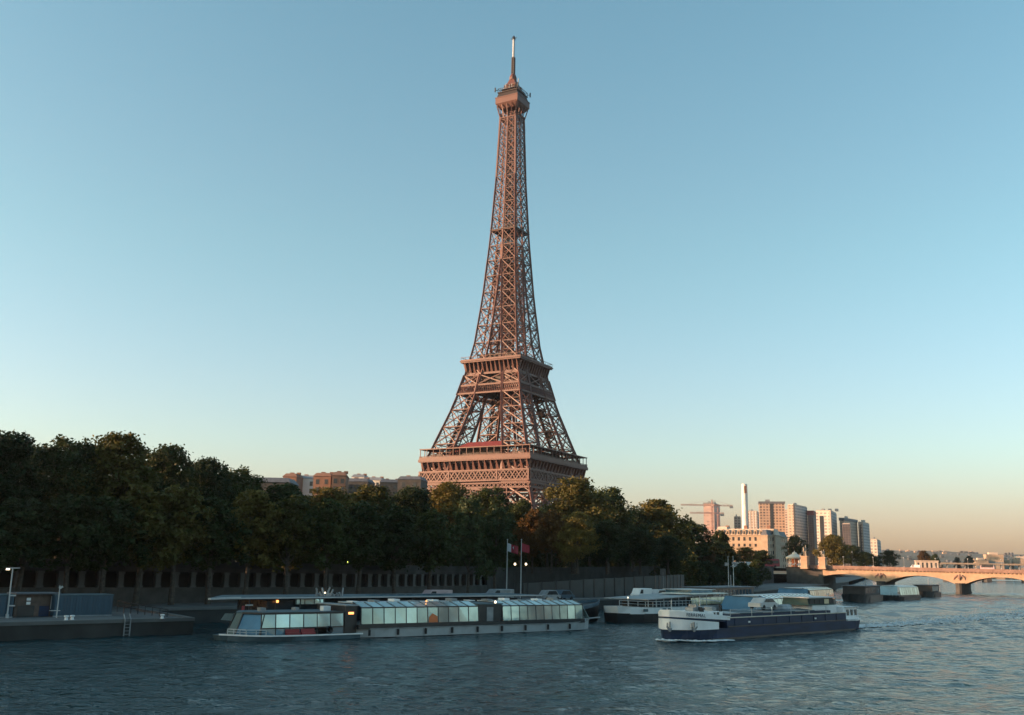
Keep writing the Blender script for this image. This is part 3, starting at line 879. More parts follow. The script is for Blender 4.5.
Cs = np.concatenate(Cs); nn = len(Cs); nr = rs.normal(size=(nn, 3)); nr /= np.linalg.norm(nr, axis=1)[:, None]
ta = np.cross(nr, rs.normal(size=(nn, 3))); ta /= np.linalg.norm(ta, axis=1)[:, None]; tb = np.cross(nr, ta); s_ = rs.uniform(.3, .6, (nn, 1))
Vh = np.stack([Cs - ta * s_, Cs + tb * s_ * .6, Cs + ta * s_, Cs - tb * s_ * .6], 1).reshape(-1, 3)
hm = bpy.data.meshes.new('leaf_screen'); hm.from_pydata(Vh.tolist(), [], [(i * 4, i * 4 + 1, i * 4 + 2, i * 4 + 3) for i in range(nn)]); hm.materials.append(LEAF['green'])
ho = bpy.data.objects.new('leaf_screen', hm); COL.objects.link(ho)
tag(ho, 'added dark leaf screen covering the bright ground under the embankment trees', 'leaf_screen', kind='stuff')  # leaf strip added to hide sunlit ground below the crowns
# the same avenues continue upstream beyond the frame and shade the river
for i in range(11):
    q = 12 + i * 12.5
    tree('plane', -66 - q * .707 - 9, 118 - q * .707 + 7, 6.5, 18.5 + (i * 37 % 5), 14, 'tall avenue tree upstream beyond the left edge of the photo', 'avenue trees upstream')
    tree('plane', -66 - q * .707 - 19, 118 - q * .707 + 19, 6.5, 20.5 + (i * 23 % 5), 14, 'tall avenue tree upstream beyond the left edge of the photo', 'avenue trees upstream')
for i in range(5):
    tree('rust', 150 + i * 24, 18 + i * 27, 6, 19 + (i * 31 % 8), 13, 'sunlit tree on the opposite bank beyond the right edge of the photo', 'opposite bank trees')

# ------------------------------------------------------------------ quay walls, arcade, ramp
def strip_wall(mb, pts, z0s, z1s, th, side=1, mi=0):
    """vertical wall along a polyline, thickness th to the landward side"""
    for i in range(len(pts) - 1):
        a, b = Vector((*pts[i], 0)), Vector((*pts[i + 1], 0))
        d = (b - a).normalized(); nrm = Vector((-d.y, d.x, 0)) * th * side
        vs = [(a.x, a.y, z0s[i]), (b.x, b.y, z0s[i + 1]), (b.x + nrm.x, b.y + nrm.y, z0s[i + 1]), (a.x + nrm.x, a.y + nrm.y, z0s[i]),
              (a.x, a.y, z1s[i]), (b.x, b.y, z1s[i + 1]), (b.x + nrm.x, b.y + nrm.y, z1s[i + 1]), (a.x + nrm.x, a.y + nrm.y, z1s[i])]
        mb.add(vs, [(3, 2, 1, 0), (4, 5, 6, 7), (0, 1, 5, 4), (1, 2, 6, 5), (2, 3, 7, 6), (3, 0, 4, 7)], mi)


mb = MB(); strip_wall(mb, BANK[:10], [-2] * 10, [q - .3 for q in ZQ[:10]], .8, .02)
qw = mb.build('quay_wall', M['stone_dark']); tag(qw, 'low streaked stone quay wall at the water under the pale kerb on the left', 'quay wall')
# pushed 5 cm out towards the river so that it faces the water
mb = MB()
for i in range(9):
    a, b = Vector((*BANK[i], 0)), Vector((*BANK[i + 1], 0)); d = (b - a).normalized(); nr = Vector((d.y, -d.x, 0)) * .12
    c = a - nr * 5; e = b - nr * 5
    vs = [a + nr, b + nr, e, c]
    vs = [(p.x, p.y, (ZQ[i] if k in (0, 3) else ZQ[i + 1]) + dz) for dz in (-.29, .06) for k, p in enumerate(vs)]
    mb.add(vs, [(3, 2, 1, 0), (4, 5, 6, 7), (0, 1, 5, 4), (1, 2, 6, 5), (2, 3, 7, 6), (3, 0, 4, 7)])
mb.build('coping', M['coping'], qw)

AW = WALL[1:6]
aw = thing('embankment_wall', 'long stone embankment wall with a row of square pillars and dark openings behind the moored tour boats', 'wall', (0, 0, 0))
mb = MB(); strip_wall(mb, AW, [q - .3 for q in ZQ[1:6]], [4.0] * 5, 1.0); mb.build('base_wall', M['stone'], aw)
mb = MB(); strip_wall(mb, AW, [6.05] * 5, [6.55] * 5, 1.1); mb.build('lintel', M['stone'], aw)
mb = MB()
def offset(pts, k):
    out = []
    for i, p in enumerate(pts):
        a, b = pts[max(i - 1, 0)], pts[min(i + 1, len(pts) - 1)]
        d = (Vector(b) - Vector(a)).normalized(); out.append((p[0] - d.y * k, p[1] + d.x * k))
    return out
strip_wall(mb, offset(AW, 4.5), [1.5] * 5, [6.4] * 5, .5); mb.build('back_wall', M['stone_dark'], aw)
mb = MB(); strip_wall(mb, offset(AW, .1), [6.56] * 5, [7.55] * 5, .35); mb.build('parapet', M['stone'], aw)
acc, step, q0 = 0.0, 2.6, 0
pil = None
for i in range(len(AW) - 1):
    a, b = Vector(AW[i]), Vector(AW[i + 1]); L = (b - a).length; d = (b - a).normalized()
    while q0 < L:
        p = a + d * q0
        o = MB()
        o.box(-.36, .36, .08, .8, 4.0, 6.04); o.box(-.46, .46, .02, .86, 5.75, 6.04); o.box(-.45, .45, .02, .86, 4.0, 4.25)
        if pil is None:
            pil = o.build('pillar', M['coping'], aw); ob = pil
        else:
            ob = pil.copy(); COL.objects.link(ob); ob.parent = aw
        ob.location = (p.x, p.y, 0); ob.rotation_euler = (0, 0, math.atan2(d.y, d.x))
        q0 += step
    q0 -= L
RW = [(3, 192), (14, 196), (30, 210), (40, 232)]
rw = thing('ramp_wall', 'pale concrete panel wall of the ramp behind the flagpoles and under the trees', 'wall', (0, 0, 0))
mb = MB(); strip_wall(mb, RW, [1.8] * 4, [4.6, 5.4, 6.3, 6.6], .5); mb.build('panel_wall', M['concrete'], rw)
mb = MB()
for i in range(3):
    a, b = Vector(RW[i]), Vector(RW[i + 1]); L = (b - a).length
    for k in range(int(L // 2.9)):
        p = a.lerp(b, (k * 2.9 + .8) / L); z1 = [4.6, 5.4, 6.3, 6.6][i] + ([4.6, 5.4, 6.3, 6.6][i + 1] - [4.6, 5.4, 6.3, 6.6][i]) * (k * 2.9 + .8) / L
        ob = MB().box(-.14, .14, -.12, -.005, 1.8, z1 + .15).build('post', M['black'], rw)
        ob.location = (p.x, p.y, 0); ob.rotation_euler = (0, 0, math.atan2((b - a).y, (b - a).x))
UW = WALL[5:9]
uw = thing('retaining_wall', 'dark stone retaining wall leading to the bridge head behind the moored boats', 'wall')
mb = MB(); strip_wall(mb, UW, [1.8, 2, 2.2, 2.2], [zpl(q[1]) for q in UW], .6); mb.build('wall_face', M['stone_dark'], uw)
mb = MB(); strip_wall(mb, offset(UW, .1), [zpl(q[1]) + .01 for q in UW], [zpl(q[1]) + 1.0 for q in UW], .35); mb.build('parapet', M['stone_dark'], uw)

# ------------------------------------------------------------------ left quay: cabins, lamps, bits
DQ = math.atan2(1, 1)


def cabin(name, label, px0, Y0, L, D, h, m, group=None, z=1.65):
    p = at(px0, 600, Y0); o = thing(name, label, 'cabin', (p.x, Y0, z), DQ, group)
    mb = MB(); mb.box(0, L, 0, D, .12, h)
    k = int(L / .3)
    for i in range(k): mb.box(i * L / k + .05, i * L / k + .17, -.045, -.002, .25, h - .2)
    mb.build('body', m, o)
    mb = MB(); mb.box(-.06, L + .06, -.1, D + .06, h + .002, h + .12); mb.build('roof', M['teal_deck'], o)
    mb = MB(); mb.box(-.05, L + .05, -.06, .06, .0, .118); mb.build('base_frame', M['steel'], o)
    return o


c = cabin('site_cabin', 'blue ribbed metal cabin on the quay, its right end in the open', 55, 108, 6.2, 2.5, 2.15, M['blue_metal'])
c2 = cabin('site_cabin', 'blue metal cabin cut by the left edge of the photo behind the tall lamp post', -24, 102.5, 3.6, 2.5, 2.2, M['blue_metal'])
p = at(15, 600, 106)
hut = thing('quay_hut', 'brown boarded hut with two white notices between the blue cabins', 'hut', (p.x, 106, 1.65), DQ)
MB().box(0, 4.3, 0, 2.2, .05, 2.3).build('wall', M['brown_wood'], hut)
MB().box(-.1, 4.4, -.5, 2.3, 2.302, 2.45).build('roof', M['slate'], hut)
MB().box(.35, 2.0, -.03, -.004, .05, 1.15).build('opening', M['black'], hut)
MB().box(2.5, 3.5, -.04, -.004, .05, 1.1).build('shutter', M['navy'], hut)
for z in (1.25, 1.65): MB().box(1.15, 1.55, -.05, -.004, z, z + .28).build('notice', M['white'], hut)
for k in range(5): MB().box(3.62 + k * .13, 3.68 + k * .13, -.05, -.004, .8, 2.1).build('slat', M['pale_steel'], hut)
# tall twin-armed lamp
p = at(7, 617, 104.5)
lp = thing('lamp_post', 'tall pale quay lamp with a flat two-armed head, lit on its left side', 'lamp post', (p.x, 104.5, 1.65), R(10))
mb = MB(); mb.tube([(0, 0, 0), (0, 0, 4.9)], [.09, .06], 8); mb.lathe([(.18, 0), (.18, .35), (.1, .4)], 10); mb.build('pole', M['pale_steel'], lp)
mb = MB(); mb.bar((-.62, 0, 4.93), (.68, 0, 4.96), .16, .1); mb.build('arm', M['pale_steel'], lp)
MB().box(-.6, -.3, -.12, .12, 4.74, 4.88).build('lit_lamp', M['lamp'], lp)
for z in (2.15, 1.15): MB().box(.05, .62, -.05, .05, z, z + .13).build('bracket', M['pale_steel'], lp)
p = at(57, 612, 106.5)
lp = thing('lamp_post', 'short pale quay lamp with a single tilted head in front of the blue cabin', 'lamp post', (p.x, 106.5, 1.65), R(10))
MB().tube([(0, 0, 0), (.02, 0, 2.95)], [.07, .05], 8).build('pole', M['pale_steel'], lp)
mb = MB(); mb.bar((-.03, 0, 2.95), (.02, 0, 3.25), .1); mb.bar((.02, 0, 2.95), (.3, 0, 3.15), .2, .16); mb.build('head', M['pale_steel'], lp)
MB().bar((-.75, 0, .72), (.3, 0, .72), .1, .08).build('crossbar', M['pale_steel'], lp)


def bank_pt(t, i=1, inset=.55):
    a, b = Vector(BANK[i]), Vector(BANK[i + 1]); d = (b - a).normalized(); p = a.lerp(b, t)
    return p + Vector((-d.y, d.x)) * inset


for k, (px, Yb, lab) in enumerate([(66, 102.4, 'small white mooring bollard on the quay edge, left one of a pair'), (72, 103.2, 'small white mooring bollard on the quay edge, right one of a pair'),
                                   (162, 108.2, 'lone pale mooring bollard near the tip of the quay')]):
    p = at(px, 620, Yb)
    b_ = thing('bollard', lab, 'bollard', (p.x, Yb, 1.65))
    MB().lathe([(.22, 0), (.17, .1), (.14, .3), (.25, .38), (.22, .48), (.05, .5)], 10).build('post', M['white'], b_)
    MB().lathe([(.3, -.01), (.3, .05)], 10).build('foot', M['steel'], b_)
p = bank_pt(.62, 1, -.25)
lad = thing('quay_ladder', 'pair of pale vertical ladder rails on the quay wall', 'ladder', (p.x, p.y, 0), DQ)
for s in (-.3, .3): MB().tube([(s, 0, -.4), (s, 0, 1.75), (s, .35, 2.2)], .07, 6).build('rail', M['steel'], lad)
for k in range(6): MB().bar((-.3, 0, -.1 + k * .33), (.3, 0, -.1 + k * .33), .05).build('rung', M['steel'], lad)
fn = thing('quay_fence', 'dark slanting railing on the quay beside the bow of the glass boat', 'fence', (-44, 116.5, 1.8), R(-42))
mb = MB(); mb.bar((0, 0, 1.25), (11, 0, .75), .09); mb.bar((0, 0, .7), (11, 0, .35), .06); mb.build('rail', M['black'], fn)
for k in range(8): MB().bar((k * 1.55, 0, 0), (k * 1.55, 0, 1.25 - k * .07), .07).build('post', M['black'], fn)

# street lamps, masts and flags along the quay
def street_lamp(px, ptop, Y, lab, glow='lamp', heads=1, z0=None):
    z0 = zpl(Y) if z0 is None else z0
    p = at(px, ptop, Y); h = p.z - z0
    o = thing('street_lamp', lab, 'street lamp', (p.x, Y, z0))
    mb = MB(); mb.lathe([(.22, 0), (.2, .6), (.09, .9)], 8); mb.tube([(0, 0, .8), (0, 0, h - .3)], [.08, .05], 6); mb.build('pole', M['black'], o)
    for k in range(heads):
        ox = 0 if heads == 1 else (k - (heads - 1) / 2) * .55
        oz = h - (.0 if heads == 1 or k == 1 else .45)
        if ox: MB().bar((0, 0, h - .9), (ox, 0, oz - .2), .06).build('arm', M['black'], o)
        MB().lathe([(.06, oz - .26), (.2, oz - .12), (.22, oz), (.12, oz + .16), (.02, oz + .24)], 8).build('globe', M[glow], o)
    return o


street_lamp(515, 564, 192, 'lit street lamp seen between the two flagpoles', z0=2.1)
street_lamp(526, 564, 196, 'dimmer lit street lamp just right of the second flagpole', z0=2.1)
street_lamp(161, 561, 137, 'small pale street lamp above the arcade on the left')
street_lamp(38, 549, 128, 'three-globed street lamp among the trees above the left cabin', heads=3, glow='flag_white')
street_lamp(686, 561, 262, 'pale street lamp under the dark trees left of the twin masts', glow='flag_white')
street_lamp(852, 552, 480, 'pale lamp among the dark trees at the bridge head', glow='flag_white')
p = at(347, 562, 160)
sg = thing('traffic_light', 'yellow-green glowing signal light above the arcade', 'traffic light', (p.x, 160, 6.5))
MB().tube([(0, 0, 0), (0, 0, p.z - 6.4)], .06, 6).build('pole', M['black'], sg)
MB().box(-.2, .2, -.15, .15, p.z - 7.0, p.z - 6.05).build('housing', M['black'], sg)
MB().lathe([(.17, 0), (.15, .1), (.02, .14)], 10).build('lens', M['signal'], sg, loc=(0, -.17, p.z - 6.5)).rotation_euler = (R(90), 0, 0)
for px, lab, cols in ((507.5, 'tall white flagpole with a flag, white at the pole and red at the fly', ('flag_white', 'flag_red')), (521.5, 'tall white flagpole with a red flag, right one of the pair', ('flag_red', 'flag_red'))):
    Y = 186; p = at(px, 540, Y); b0 = at(px - .8, 592, Y)
    fpole = thing('flagpole', lab, 'flagpole', (p.x, Y, 2.1))
    H = p.z - 2.1
    mb = MB(); mb.tube([(0, 0, 0), (0, 0, H)], [.12, .06], 8); mb.lathe([(.1, H), (.13, H + .1), (.02, H + .2)], 8); mb.build('pole', M['pale_steel'], fpole)
    nU = 12; vs = []
    for i in range(nU + 1):
        u = i / nU * (2.0 if cols[0] == 'flag_white' else 1.5)
        for z in (H - .55, H - 2.0):
            vs.append((.08 + u * .95, .22 * math.sin(u * 3.2) * min(1, u), z - u * .28))
    for half in (0, 1):
        mb = MB(); r0, r1 = (0, 4) if half == 0 else (4, nU)
        sel = vs[r0 * 2:(r1 + 1) * 2]; k = len(sel) // 2
        mb.add(sel, [(i * 2, i * 2 + 1, i * 2 + 3, i * 2 + 2) for i in range(k - 1)])
        fl = mb.build('flag', M[cols[half]], fpole)
        fl.modifiers.new('thick', 'SOLIDIFY').thickness = .02
    if cols[0] == 'flag_white':
        e = [(.98 + .0, -.16, H - 1.35), (1.25, -.1, H - 1.0), (1.5, -.02, H - 1.5), (1.25, -.1, H - 1.85)]
        MB().poly(e, (0, -.02, 0)).build('pale_emblem', M['flag_white'], fpole)
for px, ptop, lab in ((728, 556, 'left one of the twin thin masts with small banners'), (733, 556, 'right one of the twin thin masts with small banners')):
    Y = 205; p = at(px, ptop, Y)
    ms = thing('mast', lab, 'mast', (p.x, Y, 2.1)); H = p.z - 2.1
    MB().tube([(0, 0, 0), (0, 0, H)], [.1, .05], 6).build('pole', M['pale_steel'], ms)
    s = -1 if px < 730 else 1
    mb = MB()
    vs = [(s * (.1 + u), .1 * math.sin(u * 4), z) for u in (0, .2, .4, .6) for z in (H - 1.3, H - 1.95)]
    mb.add(vs, [(i * 2, i * 2 + 1, i * 2 + 3, i * 2 + 2) for i in range(3)])
    mb.build('banner', M['steel'], ms).modifiers.new('thick', 'SOLIDIFY').thickness = .02
p = at(663, 572, 214)
sb = thing('sign_board', 'small grey rectangular board on a post under the dark trees', 'sign', (p.x, 214, 2.2)); H = p.z - 2.2
MB().tube([(0, 0, 0), (0, 0, H)], .07, 6).build('post', M['steel'], sb)
MB().box(-.6, .6, -.06, .06, H - .8, H + .7).build('board', M['concrete'], sb)


# ------------------------------------------------------------------ vehicles
def car(name, label, x, y, z, rz, m, L=4.3, Wd=1.8, H=1.5, van=False, group=None):
    o = thing(name, label, 'van' if van else 'car', (x, y, z), rz, group)
    hw = Wd / 2
    prof = [(-L / 2, .35), (-L / 2, .85), (-L * .36, .95), (-L * .2, H), (L * .22, H), (L * .4, .92), (L / 2, .8), (L / 2, .35)] if not van else \
           [(-L / 2, .35), (-L / 2, 1.15), (-L * .42, 1.3), (-L * .30, H), (L / 2, H), (L / 2, .35)]
    secs = []
    for yy, k in ((-hw, .93), (-hw * .96, 1), (hw * .96, 1), (hw, .93)):
        secs.append([(a * (1 if k == 1 else .985), yy if k == 1 else yy, .35 + (b - .35) * (k if b > .4 else 1)) for a, b in prof])
    mb = MB(); mb.loft(secs); mb.build('body', m, o)
    for s in (-1, 1):
        y0 = s * (hw + .012)
        if not van:
            pts = [(-L * .30, .95), (-L * .19, H * .93), (L * .2, H * .93), (L * .34, .95)]
        else:
            pts = [(-L * .37, 1.3), (-L * .29, H * .9), (-L * .14, H * .9), (-L * .14, 1.3)]
        MB().poly([(a, y0, b) for a, b in pts], (0, -s * .03, 0)).build('side_window', M['win'], o)
        for wx in (-L * .31, L * .3):
            wh = MB().lathe([(.31, -.1), (.33, -.05), (.33, .05), (.31, .1)], 14).build('wheel', M['rubber'], o, loc=(wx, s * (hw - .08), .33)); wh.rotation_euler = (R(90), 0, 0)
    for wy in (-.5, .5): MB().box(-L / 2 - .02, -L / 2 + .03, wy - .15, wy + .15, .62, .75).build('headlight', M['pale_steel'], o)
    return o


for (px, Y, lab, m, L, H, van, name) in [
    (641, 187, 'white van with a rounded roof parked on the quay in front of the ramp wall', 'white', 3.8, 2.2, True, 'parked_van'),
    (658, 190, 'small pale parked car half hidden right of the white van', 'pale_steel', 4.2, 2.0, False, 'parked_car'),
    (437, 158, 'low van with a faded pinkish roof on the quay under the arcade', 'crane_white', 5.0, 1.9, True, 'parked_van'),
    (500, 172, 'pale blue-grey van parked on the quay left of the flagpoles', 'steel', 5.0, 1.9, True, 'parked_van'),
    (549, 180, 'grey car parked on the quay at the left end of the ramp wall', 'steel', 4.3, 1.7, False, 'parked_car'),
    (563, 183, 'dark blue car parked below the ramp wall', 'blue_metal', 4.3, 1.7, False, 'parked_car'),
    (734, 330, 'white van on the upper road left of the red coach', 'white', 5.2, 2.3, True, 'parked_van'),
    (746, 340, 'pale blue van on the upper road next to the red coach', 'pale_steel', 5.2, 2.3, True, 'parked_van')]:
    z = 2.05 if Y < 300 else zpl(Y) + .03
    car(name, lab, gx(px, Y), Y, z, R(42), M[m], L, 1.9, H, van)


def coach(name, label, x, y, z, rz, m, L=11, H=3.4):
    o = thing(name, label, 'bus', (x, y, z), rz)
    mb = MB(); mb.taper((-L / 2, L / 2, -1.25, 1.25), (-L / 2 + .1, L / 2 - .1, -1.2, 1.2), .4, H); mb.taper((-L / 2 + .1, L / 2 - .1, -1.2, 1.2), (-L / 2 + .4, L / 2 - .4, -1.0, 1.0), H + .001, H + .25)
    mb.build('body', m, o)
    for s in (-1, 1):
        for k in range(6):
            a = -L / 2 + .5 + k * (L - 1) / 6
            MB().box(a + .05, a + (L - 1) / 6 - .05, s * 1.27 - .03, s * 1.27 + .03, 1.6, 2.8).build('window', M['win'], o)
        for wx in (-L * .3, L * .28):
            MB().lathe([(.45, -.12), (.48, 0), (.45, .12)], 14).build('wheel', M['rubber'], o, loc=(wx, s * 1.15, .48)).rotation_euler = (R(90), 0, 0)
    MB().box(-L / 2 - .03, -L / 2 + .05, -1.05, 1.05, 1.3, 2.9).build('windscreen', M['win'], o)
    return o


coach('tour_coach', 'red coach standing on the upper road below the palace', gx(768, 425), 425, 9.25, R(20), M['red'], 10, 3.2)


# ------------------------------------------------------------------ boats
def hull_mesh(L, B, z0, z1, bow=5.0, stern=3.0, bowz=0.0, flare=.8, mi=0, n=22, sheer_stern=0.0, blunt=.12):
    """u from 0 (bow) to L (stern), v across 0..B (near side v=0)"""
    secs = []
    for i in range(n + 1):
        u = L * (i / n) ** 1.0
        kb = 1 if u > bow else max(blunt, math.sin(math.pi / 2 * u / bow) ** .7)
        ks = 1 if u < L - stern else max(.55, math.sqrt(max(0, 1 - ((u - (L - stern)) / stern) ** 2 * .7)))
        hw = B / 2 * min(kb, ks)
        hb = hw * (flare if u < bow * 1.4 or u > L - stern else .97)
        zt = z1 + bowz * max(0, 1 - u / (bow * 1.6)) ** 1.6 + sheer_stern * max(0, (u - L + stern * 1.5) / (stern * 1.5)) ** 2
        ub = u + (0.9 if i == 0 else 0) * (1 - blunt)
        c = B / 2
        secs.append([(ub, c - hb, z0), (u, c - hw, zt), (u, c + hw, zt), (ub, c + hb, z0)])
    return secs


def rail(o, pts, h=1.0, step=1.5, m='pale_steel', r=.04):
    mb = MB()
    for i in range(len(pts) - 1):
        a, b = Vector(pts[i]), Vector(pts[i + 1]); L = (b - a).length
        mb.bar(a + Vector((0, 0, h)), b + Vector((0, 0, h)), r * 2); mb.bar(a + Vector((0, 0, h * .55)), b + Vector((0, 0, h * .55)), r * 1.2)
        k = max(1, int(L / step))
        for j in range(k + 1): p = a.lerp(b, j / k); mb.bar(p, p + Vector((0, 0, h)), r * 1.5)
    return mb.build('railing', M[m], o)


def panes(o, u0, u1, n, v0, z0, v1, z1, v2, z2, m='pane', roofm='pane', gap=.07, skip=()):
    """slanted side panes (v0,z0)->(v1,z1) and roof panes (v1,z1)->(v2,z2), one object each, with mullions"""
    du = (u1 - u0) / n
    for i in range(n):
        a, b = u0 + i * du + gap / 2, u0 + (i + 1) * du - gap / 2
        tl = random.uniform(-.012, .012)
        if i not in skip:
            MB().poly([(a, v0, z0), (b, v0, z0), (b, v1 + tl, z1), (a, v1 - tl, z1)], (0, .03, 0)).build('window', M[m], o)
        if v2 is not None:
            MB().poly([(a, v1, z1 + .06), (b, v1, z1 + .06), (b, v2, z2), (a, v2, z2)], (0, 0, -.03)).build('roof_window', M[roofm], o)
    mb = MB()
    for i in range(n + 1):
        u = u0 + i * du
        mb.bar((u, v0 + .01, z0), (u, v1 + .01, z1), .09, .08)
        if v2 is not None: mb.bar((u, v1, z1 + .04), (u, v2, z2), .1, .1)
    mb.bar((u0, v1, z1 + .02), (u1, v1, z1 + .02), .1, .12); mb.bar((u0, v0, z0 - .03), (u1, v0, z0 - .03), .1)
    return mb.build('window_frame', M['black'], o)


def lifebuoy(o, u, v, z, r=.32):
    mb = MB(); N = 16
    pts = [(u + r * math.cos(2 * math.pi * k / N), v, z + r * math.sin(2 * math.pi * k / N)) for k in range(N + 1)]
    mb.tube(pts, .09, 6); return mb.build('lifebuoy', M['black'], o)


# --- front glass tour boat
A0 = Vector((-27.4, 99.0)); AA = R(40.4); AL = 47.4
ba = thing('glass_tour_boat', 'long white tour boat with pale glass canopy, nearest boat moored on the left', 'tour boat', (A0.x, A0.y, 0), AA)
ba.scale = (1.082, .92, 1)
B = 8.0
# low fore part, higher main part
mb = MB(); mb.loft([[(q[0] + 1.2, q[1], q[2]) for q in s] for s in hull_mesh(14.0, B, -.5, .42, bow=4.2, stern=.01, bowz=.12, flare=.86, blunt=.2)]); hl = mb.build('hull', M['teal_deck'], ba)
mb = MB(); N = 10
pts = [(u + 1.2, B / 2 - B / 2 * max(.2, math.sin(math.pi / 2 * min(1, u / 4.2)) ** .7) - .05, .5 + .12 * max(0, 1 - u / 7.2) ** 1.6) for u in [i * 13.6 / 14 for i in range(15)]]
for i in range(14): mb.bar(pts[i], pts[i + 1], .1, .14)
mb.build('rubbing_strake', M['white'], hl)
secs = hull_mesh(AL - 13.2, B, -.5, .92, bow=3.0, stern=4.5, flare=.93, sheer_stern=.25, blunt=.55)
secs = [[(p[0] + 13.2, p[1], p[2]) for p in s] for s in secs]
mb = MB(); mb.loft(secs); hm = mb.build('main_hull', M['pale_steel'], ba)
mb = MB()
for i in range(len(secs) - 1):
    for z in ((secs[i][1][2] + .02),):
        mb.bar((secs[i][1][0], secs[i][1][1] - .03, z), (secs[i + 1][1][0], secs[i + 1][1][1] - .03, secs[i + 1][1][2] + .02), .12, .1)
mb.build('rubbing_strake', M['steel'], hm)
MB().box(14.4, 45.4, .18, B - .2, .93, 1.36).build('dark_band', M['black'], ba)
secs2 = [[(p[0] + (0.02), p[1] - .012 if j in (0, 1) else p[1] + .012, min(p[2], .06) if j in (1, 2) else p[2]) for j, p in enumerate(s)] for s in secs]
mb = MB(); mb.loft(secs2); mb.build('boot_stripe', M['black'], hm)
# fore deck and saloon
MB().box(4.6, 14.2, .4, B - .4, .43, .5).build('deck', M['teal_deck'], ba)
can = MB().poly([(13.2, .95, 2.62), (13.2, B - .95, 2.62), (4.6, B - .95, 2.62), (3.3, 4.6, 2.62), (3.3, 2.9, 2.62), (4.6, .95, 2.62)], (0, 0, .12)).build('fore_canopy_roof', M['teal_deck'], ba)
panes(ba, 4.3, 13.0, 6, .75, 1.25, .9, 2.6, None, None)
panes(ba, 4.3, 13.0, 6, .72, .52, .75, 1.2, None, None, m='pane_blue', skip=(3, 4))
# slanted windscreen at the left end
for (a, b, c, d, m_) in (((4.2, .76), (2.5, 2.5), (3.35, 2.9), (4.65, .94), 'pane_blue'), ((2.48, 2.55), (2.48, 4.55), (3.33, 4.55), (3.33, 2.95), 'pane'), ((2.5, 4.65), (4.2, B - .76), (4.65, B - .94), (3.35, 4.65), 'pane_blue')):
    MB().poly([(*a, .6), (*b, .6), (*c, 2.6), (*d, 2.6)], (.03, .02, 0)).build('windscreen', M[m_], ba)
mb = MB(); mb.bar((4.15, .72, .5), (4.6, .92, 2.66), .12); mb.bar((2.45, 2.5, .5), (3.3, 2.9, 2.66), .12); mb.bar((2.45, 4.6, .5), (3.3, 4.6, 2.66), .12); mb.bar((4.6, .9, 2.68), (13.1, .9, 2.68), .14, .16); mb.bar((4.6, .9, 2.68), (3.25, 2.85, 2.68), .14, .16); mb.build('roof_edge', M['black'], ba)
for u in (6.7, 8.3):
    bn = thing('bench', None, None); bpy.data.objects.remove(bn)
    mb = MB(); mb.box(u, u + 1.45, .28, .62, .55, .78); mb.box(u, u + 1.45, .56, .66, .78, 1.12); mb.build('red_bench', M['red'], ba)
lifebuoy(ba, 11.4, .62, .95)
for u, vv, s in ((5.5, 4, .35), (11.8, 3, .5), (9.6, 5, .3)):
    MB().box(u, u + s * 1.6, vv, vv + .8, 2.742, 2.74 + s).build('roof_locker', M['white' if s == .5 else 'steel'], ba)
# dark wheelhouse between fore saloon and main canopy
mb = MB(); mb.box(13.15, 14.5, .8, B - .8, .5, 3.3); mb.build('wheelhouse', M['black'], ba)
MB().box(13.5, 14.1, .76, .795, 2.45, 2.68).build('lit_sign', M['lamp_orange'], ba)
MB().box(13.0, 14.6, .6, B - .6, 3.302, 3.42).build('wheelhouse_roof', M['steel'], ba)
panes(ba, 14.75, 29.5, 11, .3, 1.42, .46, 3.1, 2.3, 3.62)
panes(ba, 32.9, 45.2, 10, .3, 1.42, .46, 3.1, 2.3, 3.62)
for u0, u1 in ((14.75, 29.5), (32.9, 45.2)):
    MB().box(u0, u1, 2.3, B - 2.3, 3.5, 3.6).build('canopy_top', M['pale_steel'], ba)
    MB().box(u0 + .1, u1 - .1, B - .45, B - .3, 1.4, 3.1).build('far_side_glass', M['dark_glass'], ba)
for k in range(9):
    fd = MB().tube([(15.5 + k * 3.4, -.16, .25), (15.5 + k * 3.4, -.16, .85)], [.13, .13], 8); fd.bar((15.5 + k * 3.4, -.16, .85), (15.5 + k * 3.4, .0, 1.0), .03); fd.build('fender', M['rubber'], ba)
for k in range(12): MB().box(15.2 + k * 2.5, 15.9 + k * 2.5, 3.2, 4.6, 3.62, 3.7 + .1 * (k % 3)).build('roof_vent', M['steel' if k % 2 else 'white'], ba)
rail(ba, [(1.9, 2.9, .6), (3.0, 1.1, .56), (4.6, .25, .55)], .55, .7)
MB().box(u0, u1, .9, B - .9, 1.362, 1.42).build('cabin_floor', M['brown_wood'], ba)
# the end pane sloping down at the right end
MB().poly([(45.25, .62, 3.1), (45.25, B - .62, 3.1), (46.2, B - .3, 1.42), (46.2, .3, 1.42)], (.03, 0, 0)).build('end_window', M['pane'], ba)
mb = MB(); mb.box(29.6, 32.8, .45, B - .45, 1.37, 3.3); mb.build('mid_cabin', M['black'], ba)
MB().box(30.7, 31.6, .41, .448, 1.4, 3.0).build('door', M['steel'], ba)
mb = MB(); mb.box(29.5, 32.9, .35, B - .35, 3.302, 3.42); mb.build('mid_cabin_roof', M['teal_deck'], ba)
MB().lathe([(.12, 3.42), (.14, 3.6), (.05, 3.7)], 8, c=(32.2, .9, 0)).build('deck_lamp', M['lamp'], ba)
MB().lathe([(.07, 3.62), (.09, 3.72), (.03, 3.8)], 8, c=(23.5, 1.9, 0)).build('deck_lamp', M['lamp_orange'], ba)
